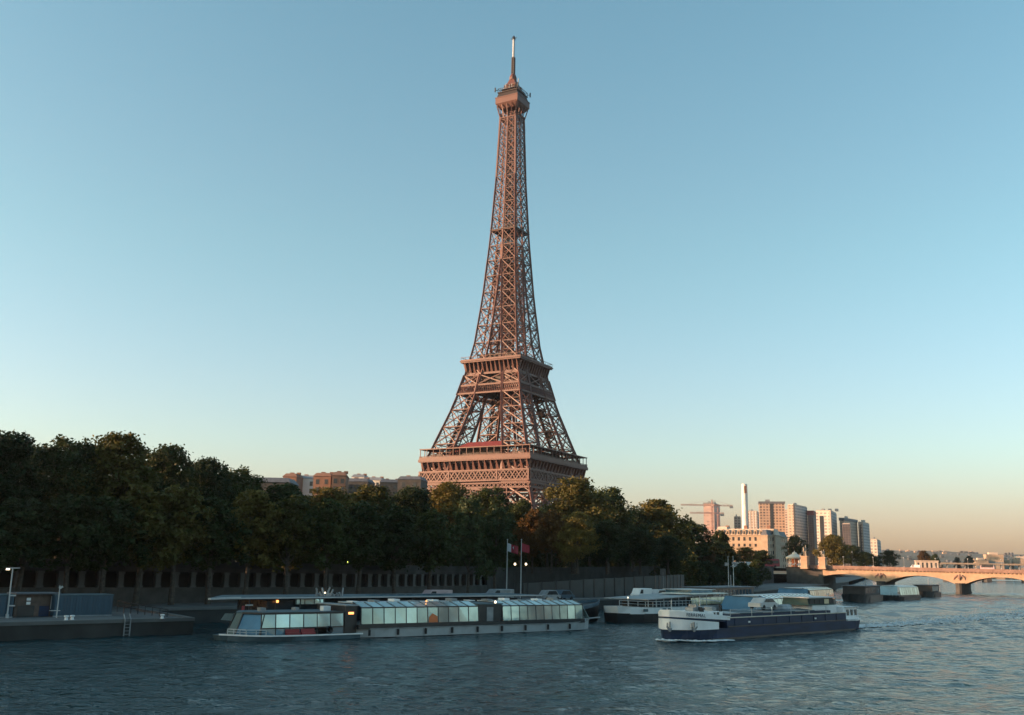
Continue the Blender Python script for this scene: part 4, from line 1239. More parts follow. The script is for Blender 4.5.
# orange reflection of the sunlit far bank, painted onto one pane
MB().poly([(22.9, .27, 1.45), (24.05, .27, 1.45), (24.05, .5, 2.85), (23.9, .5, 2.85), (22.95, .33, 2.0)], (0, -.015, 0)).build('orange_reflection', M['orange'], ba)
rail(ba, [(44.5, .4, 1.05), (46.8, 1.4, 1.1), (47.2, B / 2, 1.15)], .5, .8)
MB().bar((45.6, 1.0, 1.35), (49.6, 2.2, 1.42), .16, .1).build('gangway', M['pale_steel'], ba)


# --- second glass boat moored inside
P0, P1 = Vector((-30.6, 106.6)), Vector((5.4, 142.6)); L = (P1 - P0).length
bb = thing('glass_tour_boat', 'dark tour boat with a long flat roof moored behind the nearest white one', 'tour boat', (P0.x, P0.y, 0), math.atan2((P1 - P0).y, (P1 - P0).x))
mb = MB(); mb.loft([[(q[0] + 4.5, q[1], q[2]) for q in s] for s in hull_mesh(L - 4.5, 7.5, -.5, 1.2, bow=5, stern=4, bowz=.3)]); mb.build('hull', M['black'], bb)
MB().box(7, L - 5, .7, 6.8, 1.22, 3.55).build('cabin', M['dark_glass'], bb)
panes(bb, 10.5, 14.3, 3, .5, 3.15, .55, 3.72, None, None)
mb = MB(); mb.poly([(-.2, -.1, 3.78), (L - 1, -.1, 3.78), (L - 1, 7.6, 3.78), (5.5, 7.6, 3.78)], (0, 0, .18)); rf = mb.build('flat_roof', M['teal_deck'], bb)
mb = MB(); mb.bar((-.2, -.14, 3.88), (L - 1, -.14, 3.88), .12, .14); mb.build('roof_edge', M['pale_steel'], rf)
mb = MB(); mb.poly([(-.25, -.2, 3.76), (3.3, -.2, 3.84), (3.3, -.2, 4.02), (-.25, -.2, 3.94)], (0, .5, 0)); mb.build('roof_tip', M['pale_steel'], rf)
for u in np.arange(4.5, L - 4, 3.2): MB().bar((u, .1, 1.25), (u, .1, 3.77), .1).build('post', M['black'], bb)
MB().lathe([(.12, -.14), (.16, 0), (.12, .14)], 10, c=(8.1, .35, 3.5)).build('ceiling_lamp', M['lamp_orange'], bb)
MB().box(3.6, 3.9, -.02, .06, 2.3, 3.1).build('red_panel', M['red'], bb)
MB().box(4.0, 4.9, -.02, .04, 3.1, 3.22).build('pale_strip', M['pale_steel'], bb)
mb = MB(); mb.taper((3.2, 4.7, 1.2, 3.5), (3.5, 4.5, 1.5, 3.2), 1.5, 2.2); mb.build('bow_locker', M['teal_deck'], bb)
mb = MB()
for k in range(14):
    u = 13.5 + k * .28; mb.bar((u, 1.0, 3.96), (u + random.uniform(-.5, .5), 1 + random.uniform(-.3, .5), 4.1 + random.random() * .9), .16)
mb.build('deck_gear', M['steel'], bb)
MB().lathe([(.08, 4.3), (.1, 4.4), (.03, 4.48)], 8, c=(14.6, .8, 0)).build('masthead_lamp', M['lamp'], bb)
MB().box(22, 34, 1.0, 3.0, 3.962, 4.05).build('skylight', M['pane_blue'], bb)

# --- dark boat with a pointed bow at the end of the nearest boat
P0 = at(573, 622, 143); P0 = Vector((P0.x + 6.8, 139.0))
bd = thing('moored_barge', 'dark moored barge whose pointed bow shows right of the nearest glass boat', 'barge', (11.5, 156.2, 0), R(225))
mb = MB(); mb.loft(hull_mesh(13, 6, -.5, 1.7, bow=7, stern=3, bowz=1.1, flare=.6, blunt=.05)); hd = mb.build('hull', M['black'], bd)
mb = MB(); pp = [(u, 3 - 3 * max(.05, math.sin(math.pi / 2 * min(1, u / 7)) ** .7), 1.7 + 1.1 * max(0, 1 - u / 11.2) ** 1.6) for u in np.linspace(0, 12.5, 20)]
for i in range(19):
    a, b_ = pp[i], pp[i + 1]
    mb.bar((a[0], a[1], a[2] + .2), (b_[0], b_[1], b_[2] + .2), .12, .42)
    mb.bar((a[0], 6 - a[1], a[2] + .2), (b_[0], 6 - b_[1], b_[2] + .2), .12, .42)
mb.build('bulwark', M['blue_metal'], bd)
MB().box(7, 12, 1, 5, 1.72, 2.7).build('hold_cover', M['blue_metal'], bd)

# --- white boat with a railed bow
P0 = Vector((18, 147.2)); rz = R(53)
be = thing('railed_tour_boat', 'white-bowed tour boat with a railing and long flat awning behind the blue barge', 'tour boat', (P0.x, P0.y, 0), rz)
mb = MB(); mb.loft(hull_mesh(44, 7.5, -.5, 1.25, bow=6, stern=4, bowz=.15, blunt=.3, flare=.9)); mb.build('hull', M['black'], be)
mb = MB(); s_ = hull_mesh(44, 7.56, 1.26, 2.1, bow=6, stern=4, bowz=.25, blunt=.3, flare=.985); mb.loft([[(p[0] - .05, p[1] - .03, p[2]) for p in q] for q in s_]); mb.build('bulwark', M['white'], be)
for k in range(5): MB().box(3.6 + k * 1.7, 4.8 + k * 1.7, -.06 if k > 2 else .35 - k * .16, .2, 1.6, 2.0).build('scupper', M['teal_deck'], be)
rail(be, [(.6, 2.6, 2.3), (3, .9, 2.2), (6, .1, 2.12), (20, .05, 2.1)], .9, 1.1)
MB().box(8, 40, 1.0, 6.5, 2.12, 3.2).build('cabin', M['dark_glass'], be)
mb = MB(); mb.poly([(4.2, -.1, 3.25), (24, -.1, 3.78), (24, -.1, 3.9), (4.2, -.1, 3.38)], (0, 7.6, 0)); mb.build('awning', M['steel'], be)
for u in np.arange(4.6, 24, 2.4): MB().bar((u, .1, 2.1), (u, .1, 3.27 + (u - 4) * .026), .08).build('awning_post', M['pale_steel'], be)
for k in range(9):
    MB().poly([(19 + k * 1.4, .3, 2.3), (20.3 + k * 1.4, .3, 2.3), (20.3 + k * 1.4, .5, 3.35), (19 + k * 1.4, .5, 3.35)], (0, .03, 0)).build('window', M['pane_yellow'], be)
MB().taper((18.6, 32, -.1, 6), (19, 31.6, .6, 5.5), 3.92, 4.06).build('upper_roof', M['cream'], be)
MB().box(22, 30, 2, 6.5, 4.07, 4.5).build('upper_cabin', M['pane_blue'], be)
MB().box(21.6, 30.4, 1.6, 6.9, 4.51, 4.6).build('upper_cabin_roof', M['pale_steel'], be)
MB().lathe([(.07, 3.5), (.09, 3.6), (.03, 3.7)], 8, c=(2.0, 2, 0)).build('bow_lamp', M['lamp'], be)
mb = MB(); mb.bar((2, 2, 2.1), (2, 2, 3.5), .06); mb.build('bow_staff', M['pale_steel'], be)


def side_tour_boat(label, x, y, rz, L=38, B=7.5, roof=3.9, screen='pane_blue', m='pane', hullm='black', n=12, base=1.5):
    o = thing('glass_tour_boat', label, 'tour boat', (x, y, 0), rz)
    mb = MB(); mb.loft(hull_mesh(L, B, -.5, 1.1, bow=5, stern=4, bowz=.25, blunt=.25)); mb.build('hull', M[hullm], o)
    MB().box(3.5, L - 3, .3, B - .3, 1.11, base).build('cabin_side', M['black'], o)
    MB().poly([(3.0, .5, base + .05), (3.0, B - .5, base + .05), (4.6, B - .9, roof - .15), (4.6, .9, roof - .15)], (.04, 0, 0)).build('windscreen', M[screen], o)
    panes(o, 5.2, L - 4, n, .3, base + .05, .65, roof - .5, 2.2, roof, m=m)
    MB().box(4.4, L - 4, 2.2, B - 2.2, roof - .12, roof - .02).build('roof', M['pale_steel'], o)
    MB().box(5.3, L - 4.2, B - .7, B - .6, base + .05, roof - .4).build('far_glass', M['dark_glass'], o)
    rail(o, [(.8, 2.2, 1.3), (2.4, .7, 1.2), (4, .3, 1.12)], .9, .9)
    return o


side_tour_boat('tour boat with a blue windscreen and turquoise panes behind the middle of the blue barge', 39.2, 158, R(58), 36, 8.5, 3.9, base=1.6)
side_tour_boat('tour boat with pale turquoise canopy behind the wheelhouse of the blue barge', 63.5, 217, R(62), 36, 8, 4.3)
h = side_tour_boat('small pale glass-canopied tour boat between two dark houseboats before the bridge arch', 112.5, 297, R(52), 28, 8, 4.3, screen='pane', hullm='black', n=9)
# dark vessels near the bridge
def houseboat(label, x, y, rz, L, B, h1, h2, m1='black', m2='brown_wood'):
    o = thing('houseboat', label, 'houseboat', (x, y, 0), rz)
    mb = MB(); mb.loft(hull_mesh(L, B, -.5, h1, bow=5, stern=3, bowz=.5)); mb.build('hull', M[m1], o)
    MB().box(4, L - 4, .6, B - .6, h1 + .01, h2).build('cabin', M[m2], o)
    MB().box(3.6, L - 3.4, .2, B - .2, h2 + .002, h2 + .18).build('roof', M['slate'], o)
    for k in range(int((L - 9) / 2.2)): MB().box(4.8 + k * 2.2, 6.1 + k * 2.2, .56, .64, h1 + .5, h2 - .35).build('window', M['win'], o)
    mb = MB(); mb.tube([(L * .7, B / 2, h2), (L * .7, B / 2, h2 + 2.4)], [.12, .08], 6); mb.build('funnel', M['steel'], o)
    return o


houseboat('dark houseboat moored left of the small pale glass boat near the bridge', 94, 270, R(60), 30, 7, 1.8, 4.2, 'black', 'matt_dark')
houseboat('dark low houseboat right of the small pale glass boat under the bridge', 143, 345, R(60), 26, 7, 1.6, 4.0, 'black', 'matt_dark')
houseboat('dark covered landing barge behind the twin masts and the blue barge', 37, 188, R(60), 34, 7, 1.6, 4.4, 'black', 'black')

# --- blue cargo barge under way
P0 = Vector((19.7, 112.6)); rz = R(47.0); L = 46.0
cb = thing('cargo_barge', 'long dark blue cargo barge with a white bow under way in the river', 'barge', (P0.x, P0.y, 0), rz)
B = 5.6
def bulge(u, B=B, bow=4.2): return B / 2 - B / 2 * max(.16, math.sin(math.pi / 2 * min(1, max(0, u) / bow)) ** .55)
mb = MB(); mb.loft(hull_mesh(L, B, -.6, 1.25, bow=4.2, stern=3.5, bowz=.0, flare=.82, blunt=.16, n=30)); hc = mb.build('hull', M['navy'], cb)
# upper strake of the middle body
mb = MB(); mb.box(8.3, 39.4, .04, B - .04, 1.2, 2.38); mb.build('side_strake', M['navy'], hc)
mb = MB(); mb.bar((8.2, .0, 2.42), (39.5, .0, 2.42), .12, .1); mb.build('gunwale', M['cream'], hc)
mb = MB()
for i in range(30):
    u0, u1 = i * L / 30, (i + 1) * L / 30
mb.box(5, 42, -.03, B + .03, .0, .2); mb.build('boot_stripe', M['black'], hc)
mb = MB(); mb.bar((8.4, -.02, 1.42), (39.3, -.02, 1.42), .09, .1); mb.build('rubbing_strake', M['black'], hc)
for k in range(9): MB().bar((10 + k * 3.3, .0, 1.5), (10 + k * 3.3, .0, 2.36), .05).build('frame_rib', M['navy'], hc)
for u in (13.0, 30): MB().box(u, u + .45, -.03, .03, 1.75, 1.95).build('draught_mark', M['white'], hc)
# white bow: lower panel, stripe, upper bulwark
def bow_band(z0, z1, u1, m, name, off, rise0=0, rise1=0):
    secs = []
    for i in range(15):
        u = u1 * i / 14; v = bulge(u) - off; r0 = z0 + rise0 * (1 - i / 14); r1 = z1 + rise1 * (1 - i / 14)
        ui = u - off * (1 if i == 0 else 0)
        secs.append([(ui, v, r0), (ui, v, r1), (ui, B - v, r1), (ui, B - v, r0)])
    mb = MB(); mb.loft(secs); return mb.build(name, M[m], cb)
bow_band(1.22, 2.0, 6.4, 'white', 'white_bow_panel', .05, .0, .42)
bow_band(2.01, 2.14, 7.8, 'navy', 'bow_stripe', .03, .42, .46)
bow_band(2.15, 2.62, 8.8, 'white', 'white_bulwark', .06, .46, .62)
bow_band(2.63, 3.05, 5.6, 'white', 'forecastle', -.12, .62, .3)
mb = MB(); mb.box(5.7, 8.3, .6, B - .6, 2.63, 3.1); mb.build('fore_cabin', M['white'], cb)
for u in (6.2, 7.0): MB().box(u, u + .5, .56, .598, 2.7, 3.05).build('porthole', M['win'], cb)
mb = MB(); mb.lathe([(.28, 3.0), (.28, 3.3), (.4, 3.35), (.4, 3.5)], 10, c=(5.4, 1.6, 0)); mb.bar((5.4, 1.6, 3.4), (5.4, 3.4, 3.4), .4); mb.build('windlass', M['black'], cb)
mb = MB(); mb.bar((7.9, .75, 3.0), (7.9, .75, 3.9), .13); mb.bar((8.3, .75, 3.0), (8.3, .75, 3.8), .13); mb.bar((7.9, .75, 3.5), (8.3, .75, 3.5), .1); mb.build('mooring_bitts', M['rubber'], cb)
mb = MB(); mb.bar((1.1, B / 2, 3.2), (1.1, B / 2, 4.4), .07); mb.build('bow_staff', M['pale_steel'], cb)
# anchors
for u, v in ((1.9, bulge(1.9) - .2), (-.15, B / 2 - .6)):
    mb = MB(); mb.bar((u, v, 1.15), (u, v, 2.1), .14)
    for s in (-1, 1): mb.bar((u, v, 1.1), (u + s * .55, v - .03, 1.6), .16); mb.bar((u + s * .55, v - .03, 1.55), (u + s * .5, v - .03, 2.0), .12)
    mb.build('anchor', M['steel'], cb)
# name on the bow
cu = bpy.data.curves.new('name_text', 'FONT'); cu.body = 'FERREMAL'; cu.size = .5; cu.extrude = .01; cu.space_character = 1.15
to = bpy.data.objects.new('name_text_tmp', cu); COL.objects.link(to)
dg = bpy.context.evaluated_depsgraph_get()
tm = bpy.data.meshes.new_from_object(to.evaluated_get(dg)); bpy.data.objects.remove(to)
tm.materials.clear(); tm.materials.append(M['navy'])
nm = bpy.data.objects.new('name_lettering', tm); COL.objects.link(nm); nm.parent = cb
a_, b_ = Vector((1.1, bulge(1.1) - .26, 2.72)), Vector((3.5, bulge(3.5) - .26, 2.58)); d_ = (b_ - a_).normalized()
zx = Vector((0, 0, 1)); yx = (zx - d_ * zx.dot(d_)).normalized(); nxv = d_.cross(yx)
nm.matrix_local = Matrix(((d_.x, yx.x, nxv.x, a_.x), (d_.y, yx.y, nxv.y, a_.y), (d_.z, yx.z, nxv.z, a_.z), (0, 0, 0, 1)))
# coaming, hatches, load
mb = MB(); mb.box(9.2, 35.8, .55, B - .55, 2.385, 2.75); mb.build('hatch_coaming', M['navy'], cb)
for k in range(8):
    u = 9.3 + k * 2.72
    mb = MB(); mb.loft([[(u, .45, 2.76), (u, .45, 2.86), (u, B / 2, 3.0), (u, B - .45, 2.86), (u, B - .45, 2.76)], [(u + 2.66, .45, 2.76), (u + 2.66, .45, 2.86), (u + 2.66, B / 2, 3.0), (u + 2.66, B - .45, 2.86), (u + 2.66, B - .45, 2.76)]])
    mb.build('hatch_cover', M['teal_deck' if k % 3 else 'steel'], cb)
# wheelhouse and stern house
mb = MB(); mb.box(35.9, 38.4, .9, B - .9, 2.39, 3.42); mb.box(31.4, 35.89, .95, B - .95, 2.76, 3.41); mb.build('deckhouse', M['white'], cb)
mb = MB(); mb.taper((30.2, 37.8, .9, B - .9), (30.3, 37.6, 1.05, B - 1.05), 3.43, 4.35); wh = mb.build('wheelhouse', M['copper'], cb)
mb = MB(); mb.box(30.0, 38.1, .75, B - .75, 4.36, 4.5); mb.build('roof', M['pale_steel'], wh)
for k in range(5): MB().box(30.5 + k * 1.45, 31.8 + k * 1.45, .88, .935, 3.62, 4.22).build('window', M['matt_dark' if k != 3 else 'pane_yellow'], wh)  # the one yellow pane paints a golden sun glint
mb = MB(); s_ = hull_mesh(L, B, 1.26, 1.45, bow=4.2, stern=3.5, flare=1.0, n=30); s_ = [[(p[0] + .06, p[1] - .04 if j < 2 else p[1] + .04, p[2]) for j, p in enumerate(q)] for q in s_ if q[1][0] > 38.5]
mb.loft(s_); mb.build('stern_rim', M['white'], cb)
mb = MB(); mb.taper((40.2, 44.4, .5, B - .5), (40.3, 44.1, .6, B - .6), 1.46, 3.0); mb.taper((39.3, 40.19, .4, B - .4), (39.6, 40.19, .6, B - .6), 1.46, 3.15); sc_ = mb.build('stern_cabin', M['white'], cb)
for k in range(3): MB().box(40.7 + k * 1.25, 41.4 + k * 1.25, .49, .575, 1.95, 2.75).build('window', M['win'], sc_)
MB().box(40.2, 44.5, .4, B - .4, 3.003, 3.1).build('roof', M['pale_steel'], sc_)
rail(cb, [(44.5, .9, 1.46), (45.3, 2.0, 1.46), (45.4, B / 2, 1.46)], .9, .7)
mb = MB(); mb.tube([(39.9, B / 2, 3.15), (39.9, B / 2, 5.1)], .06, 6); mb.bar((39.4, B / 2, 4.7), (40.4, B / 2, 4.7), .06); mb.build('mast', M['pale_steel'], cb)
p = Vector((P0.x, P0.y, 0)) + Matrix.Rotation(rz, 3, 'Z') @ Vector((21.3, 2.6, 3.02))
car('carried_car', 'silver car standing on the hatch covers of the blue cargo barge', p.x, p.y, 3.0, rz, M['pale_steel'], 4.3, 1.8, 1.45)
p = Vector((P0.x, P0.y, 0)) + Matrix.Rotation(rz, 3, 'Z') @ Vector((26, 2.4, 3.02))
dg_ = thing('ship_dinghy', 'small dark upturned dinghy lying on the hatch covers before the wheelhouse', 'dinghy', (p.x, p.y, 2.98), rz)
mb = MB(); mb.loft([[(u, -w_, 0), (u, -w_ * .7, .5), (u, 0, .62), (u, w_ * .7, .5), (u, w_, 0)] for u, w_ in ((-1.7, .15), (-1, .7), (0, .85), (1, .8), (1.6, .6))]); mb.build('hull', M['steel'], dg_)
MB().bar((-1.6, 0, .56), (1.5, 0, .64), .08).build('keel', M['black'], dg_)

for k in range(6): MB().bar((9.5 + k * 4.9, .3, 2.42), (9.5 + k * 4.9, .3, 3.35), .06).build('stanchion', M['pale_steel'], cb)
mb = MB(); mb.bar((9.5, .3, 3.3), (34, .3, 3.3), .035); mb.bar((9.5, .3, 2.9), (34, .3, 2.9), .03); mb.build('guard_rope', M['pale_steel'], cb)
mb = MB(); mb.tube([(7.0, 2.8, 3.1), (7.0, 2.8, 4.6)], [.08, .06], 6); mb.bar((7.0, 2.8, 4.5), (11.5, 2.8, 4.1), .12); mb.build('fore_derrick', M['pale_steel'], cb)
for u, w_, h_ in ((3.9, .8, .5), (4.6, .5, .8), (8.0, .9, .45)): MB().box(u, u + w_, 1.8, 2.8, 3.08, 3.08 + h_).build('deck_locker', M['steel'], cb)
# bow foam
rs = random.Random(5); mb = MB()
for k in range(260):
    t_ = rs.random() ** 1.5; u = -1.2 + t_ * 8.5; v = bulge(max(u, 0)) - .25 - rs.random() * (.5 + t_ * .8) if u > 0 else B / 2 + rs.uniform(-1.6, .5)
    r_ = rs.uniform(.12, .34); z = .06 + rs.random() * .16 * (1 - t_)
    pts = [(u + r_ * 1.6 * math.cos(q) * rs.uniform(.7, 1.2), v + r_ * math.sin(q) * rs.uniform(.7, 1.2), z) for q in np.linspace(0, 2 * math.pi, 7)[:-1]]
    top = [(a + .02, b, z + .07) for a, b, z in [(u, v, z)]]
    n0 = len(mb.v); mb.add(pts + top, [(i, (i + 1) % 6, 6) for i in range(6)])
fo = mb.build('bow_foam', M['white']); fo.location = (P0.x, P0.y, 0); fo.rotation_euler = (0, 0, rz)
tag(fo, 'white foam curling from the bow of the blue barge', 'foam', kind='stuff')

# pale churned trail behind the barge
rs = random.Random(9); mb = MB()
for k in range(2600):
    t_ = rs.random() ** 1.25; u = 45.5 + t_ * 150; sp_ = 1.6 + t_ * 9
    v = B / 2 + rs.gauss(0, 1) * sp_ * .55 + 5 * t_ * t_
    r_ = rs.uniform(.06, .2) * (1.3 - .4 * t_) + .05
    z = .10 + rs.random() * .05
    pts = [(u + r_ * 2.2 * math.cos(q) * rs.uniform(.6, 1.2), v + r_ * math.sin(q) * rs.uniform(.6, 1.2), z) for q in np.linspace(0, 2 * math.pi, 6)[:-1]]
    mb.add(pts + [(u, v, z + .05)], [(i, (i + 1) % 5, 5) for i in range(5)])
fo = mb.build('wake_foam', M['pale_steel']); fo.location = (P0.x, P0.y, 0); fo.rotation_euler = (0, 0, rz)
tag(fo, 'pale flecked trail of churned water behind the blue barge', 'foam', kind='stuff')

# ------------------------------------------------------------------ bridge
BR0 = Vector((159.0, 436.0)); bdir = Vector((math.cos(R(29.6)), -math.sin(R(29.6))))
bro = thing('stone_bridge', 'pale stone bridge with low sunlit arches and piers crossing the river on the right', 'bridge', (BR0.x, BR0.y, 0), -R(29.6))
# local x along the bridge towards the right bank, y away from the camera (0 = near face)
BW = 26.0
def deck(s): return 9.55 - .006 * s
def zb(s):
    k = ((s + 15.5) % 31.0) - 15.5      # distance from the nearest pier
    q = 15.5 - abs(k)                    # distance from the arch middle
    if abs(k) < 1.7: return 3.9
    return 3.9 + 3.15 * (1 - (q / 13.8) ** 2.1)
ss = np.arange(-24, 137.01, .775)
mb = MB()
for i in range(len(ss) - 1):
    a, b = ss[i], ss[i + 1]; za, zz_ = zb(a), zb(b)
    mb.add([(a, 0, za), (b, 0, zz_), (b, 0, deck(b)), (a, 0, deck(a)), (a, BW, za), (b, BW, zz_), (b, BW, deck(b)), (a, BW, deck(a))],
           [(0, 1, 2, 3), (5, 4, 7, 6), (0, 4, 5, 1)])
mb.build('arch_spandrel', M['stone_pale'], bro)
mb = MB(); mb.add([(-60, -.3, deck(-60)), (137, -.3, deck(137)), (137, BW + .3, deck(137)), (-60, BW + .3, deck(-60))], [(0, 1, 2, 3)])
mb.build('roadway', M['asphalt'], bro)
mb = MB(); mb.poly([(-30, -.55, deck(-30) - .45), (137, -.55, deck(137) - .45), (137, -.55, deck(137) - .02), (-30, -.55, deck(-30) - .02)], (0, .54, 0))
for k in range(110):
    a = -28 + k * 1.5; mb.box(a, a + .6, -.42, -.005, deck(a) - .85, deck(a) - .46)
mb.build('cornice', M['parapet_stone'], bro)
for yy in (-.5, BW + .1):
    mb = MB(); mb.poly([(-30, yy, deck(-30) + .0), (137, yy, deck(137)), (137, yy, deck(137) + .95), (-30, yy, deck(-30) + .95)], (0, .4, 0)); mb.build('parapet', M['parapet_stone'], bro)
# voussoir ring standing slightly proud
for c in (15.5, 46.5, 77.5, 108.5, -15.5):
    mb = MB(); q = np.linspace(-13.7, 13.7, 33)
    for i in range(32):
        if c < 0 and q[i] < -8: continue
        a, b = c + q[i], c + q[i + 1]
        z0, z1 = zb(a), zb(b)
        mb.add([(a, -.08, z0), (b, -.08, z1), (b, -.08, z1 + .7), (a, -.08, z0 + .7), (a, .1, z0 - .01), (b, .1, z1 - .01), (b, .1, z1 + .7), (a, .1, z0 + .7)], [(0, 1, 2, 3), (0, 4, 5, 1), (3, 2, 6, 7)])
    mb.build('arch_ring', M['stone_pale'], bro)
for s in (0, 31, 62, 93, 124):
    mb = MB()
    pl = [(-1.7, 0), (-1.5, -1.6), (-.8, -2.7), (0, -3.0), (.8, -2.7), (1.5, -1.6), (1.7, 0), (1.7, BW), (0, BW + 3), (-1.7, BW)]
    mb.loft([[(s + x, y, -3) for x, y in pl], [(s + x, y, 3.9) for x, y in pl]])
    pl2 = [(x * 1.12, y * 1.05 - (.1 if y < 1 else -.1)) for x, y in pl]
    mb.loft([[(s + x, y, 3.91) for x, y in pl2], [(s + x, y, 4.4) for x, y in pl2]])
    mb.loft([[(s + x * 1.15, y * 1.04 - .1, -3) for x, y in pl], [(s + x * 1.15, y * 1.04 - .1, .7) for x, y in pl]])
    pr = mb.build('pier', M['stone'], bro)
    mb = MB(); N = 14
    mb.tube([(s, -.05, 5.5), (s, -.12, 6.6), (s, -.1, 7.9)], [.3, .7, .25], 8)
    for q in (-1, 1): mb.tube([(s + q * .2, -.08, 7.0), (s + q * 1.0, -.1, 7.35), (s + q * 1.9, -.05, 6.6), (s + q * 2.2, -.02, 5.6)], [.3, .45, .35, .12], 6)
    mb.build('eagle_relief', M['parapet_stone'], bro)
mb = MB(); mb.box(-40, -24.01, .3, BW - .3, -2, deck(-30) - .01); mb.build('abutment', M['stone'], bro)
for k in range(12):
    s = -15 + k * 12.4
    mb = MB(); mb.lathe([(.16, deck(s) + .95), (.14, deck(s) + 1.3), (.06, deck(s) + 1.6)], 8, c=(s, -.3, 0)); mb.tube([(s, -.3, deck(s) + 1.5), (s, -.3, deck(s) + 4.4)], [.06, .045], 6)
    mb.lathe([(.08, deck(s) + 4.4), (.2, deck(s) + 4.65), (.16, deck(s) + 4.95), (.03, deck(s) + 5.05)], 8, c=(s, -.3, 0))
    mb.build('lamp', M['steel'], bro)


def bpt(s, y, z): return Vector((BR0.x, BR0.y, z)) + Matrix.Rotation(-R(29.6), 3, 'Z') @ Vector((s, y, 0))


p = bpt(41.5, 3, deck(41) + .02); coach('small_bus', 'small pinkish-white bus crossing the stone bridge', p.x, p.y, p.z, -R(29.6), M['crane_white'], 5.4, 2.2)
p = bpt(13.8, 3, deck(14) + .02); car('delivery_van', 'small white van crossing the stone bridge below the pale pavilion', p.x, p.y, p.z, -R(29.6), M['white'], 3.9, 1.7, 2.0, True)

# statues at the bridge head
def statue(label, px, Y, ptop, pmid, pbase, horse):
    b0 = at(px, pbase, Y); zm = at(px, pmid, Y).z; zt = at(px, ptop, Y).z
    zg = zpl(Y) - .2
    o = thing('statue_pedestal', label, 'statue', (b0.x, Y, zg), -R(29.6))
    h = zm - zg
    mb = MB(); mb.box(-1.35, 1.35, -1.8, 1.8, .6, h - .5); mb.box(-1.6, 1.6, -2.05, 2.05, 0, .59); mb.box(-1.6, 1.6, -2.05, 2.05, h - .49, h); mb.build('pedestal', M['stone_pale'], o)
    H = zt - zm
    mb = MB()     # a standing warrior beside a horse: horse body, neck, head, legs
    mb.tube([(0, 1.3, h + H * .45), (0, .5, h + H * .47), (0, -.5, h + H * .47), (0, -.9, h + H * .55), (0, -1.2, h + H * .78), (0, -1.7, h + H * .74)], [.3, .5, .5, .42, .26, .14], 8)
    for sx, sy in ((-.25, 1.1), (.25, 1.0), (-.25, -.6), (.25, -.7)): mb.tube([(sx, sy, h), (sx, sy + .1, h + H * .2), (sx * .8, sy, h + H * .45)], [.1, .11, .22], 6)
    mb.build('stone_horse', M['bronze'], o)
    mb = MB()
    mb.tube([(.75, -.4, h), (.72, -.4, h + H * .45), (.7, -.4, h + H * .78), (.7, -.4, h + H * .84)], [.24, .3, .36, .14], 8); mb.lathe([(.05, h + H * .83), (.19, h + H * .9), (.17, h + H * .97), (.03, h + H)], 8, c=(.7, -.4, 0))
    mb.tube([(.7, -.4, h + H * .74), (.5, -.7, h + H * .68), (.15, -.95, h + H * .7)], [.13, .1, .08], 6)
    mb.build('stone_figure', M['bronze'], o)


statue('white statue pedestal with a tall stone figure, beside the round kiosk at the bridge head', 805, 450, 545, 556, 568, True)
statue('white statue pedestal at the left end of the bridge parapet, right one of two', 823, 447, 549.5, 557, 567, True)
# round carousel
p = at(795, 567, 462); ca = thing('carousel', 'round kiosk-like carousel with a pale tented roof left of the statues', 'carousel', (p.x, 462, 9.2))
MB().lathe([(4.0, 0), (4.0, .5), (3.7, .55)], 20).build('platform', M['red'], ca)
mb = MB(); mb.lathe([(3.9, 4.3), (4.1, 4.9), (3.9, 5.0), (1.2, 6.3), (1.0, 6.9), (.25, 7.2), (.05, 7.9)], 16); mb.build('tented_roof', M['cream'], ca)
for k in range(10):
    q = k * .628; MB().tube([(3.6 * math.cos(q), 3.6 * math.sin(q), .55), (3.6 * math.cos(q), 3.6 * math.sin(q), 4.4)], .1, 6).build('pole', M['cream'], ca)
MB().lathe([(1.5, .55), (1.5, 4.3)], 12).build('centre_drum', M['orange'], ca)
for k in range(8):
    q = k * .785 + .3; x, y = 2.6 * math.cos(q), 2.6 * math.sin(q)
    mb = MB(); mb.tube([(x - .6, y, 1.7), (x + .4, y, 1.75), (x + .75, y, 2.3), (x + 1.1, y, 2.25)], [.25, .28, .16, .1], 6)
    for sx in (-.5, .3): mb.tube([(x + sx, y, 1.6), (x + sx + .2, y, .9)], [.1, .06], 5)
    mb.build('wooden_horse', M['white'], ca)


# ------------------------------------------------------------------ palace with windows as parts
def facade_windows(o, L, z0, rows, dz, cols, wz=1.9, ww=1.2, face='front', D=0, m='win', z_off=.6, gap=None):
    for r_ in range(rows):
        for c in range(cols):
            a = (c + .5) * L / cols
            z = z0 + r_ * dz + z_off
            if face == 'front': MB().box(a - ww / 2, a + ww / 2, -.05, .15, z, z + wz).build('window', M[m], o)
            else: MB().box(D - .15, D + .05, a - ww / 2, a + ww / 2, z, z + wz).build('window', M[m], o)


Yp = 690; x0 = gx(715, Yp); x1 = gx(771, Yp)
pa = thing('stone_palace', 'pale ornate stone palace with rows of windows, upper floors lit orange, left of the bridge', 'palace', (x0, Yp, 8.8), -R(28))
L = (x1 - x0) / math.cos(R(28)) * .96; H1 = at(740, 536, Yp).z - 8.8
mb = MB(); mb.box(0, L, 0, 16, 0, H1); mb.build('wall', M['palace'], pa)
mb = MB(); mb.box(-.4, L + .4, -.6, 16.4, H1 + .01, H1 + .6); mb.box(-.2, L + .2, -.25, -.01, H1 * .32, H1 * .32 + .5); mb.box(-.2, L + .2, -.25, -.01, H1 * .65, H1 * .65 + .4); mb.build('cornice', M['palace'], pa)
mb = MB(); mb.taper((.3, L - .3, .4, 15.6), (1.5, L - 1.5, 2.6, 13.5), H1 + .61, H1 + 4.6); mb.build('mansard_roof', M['beige'], pa)
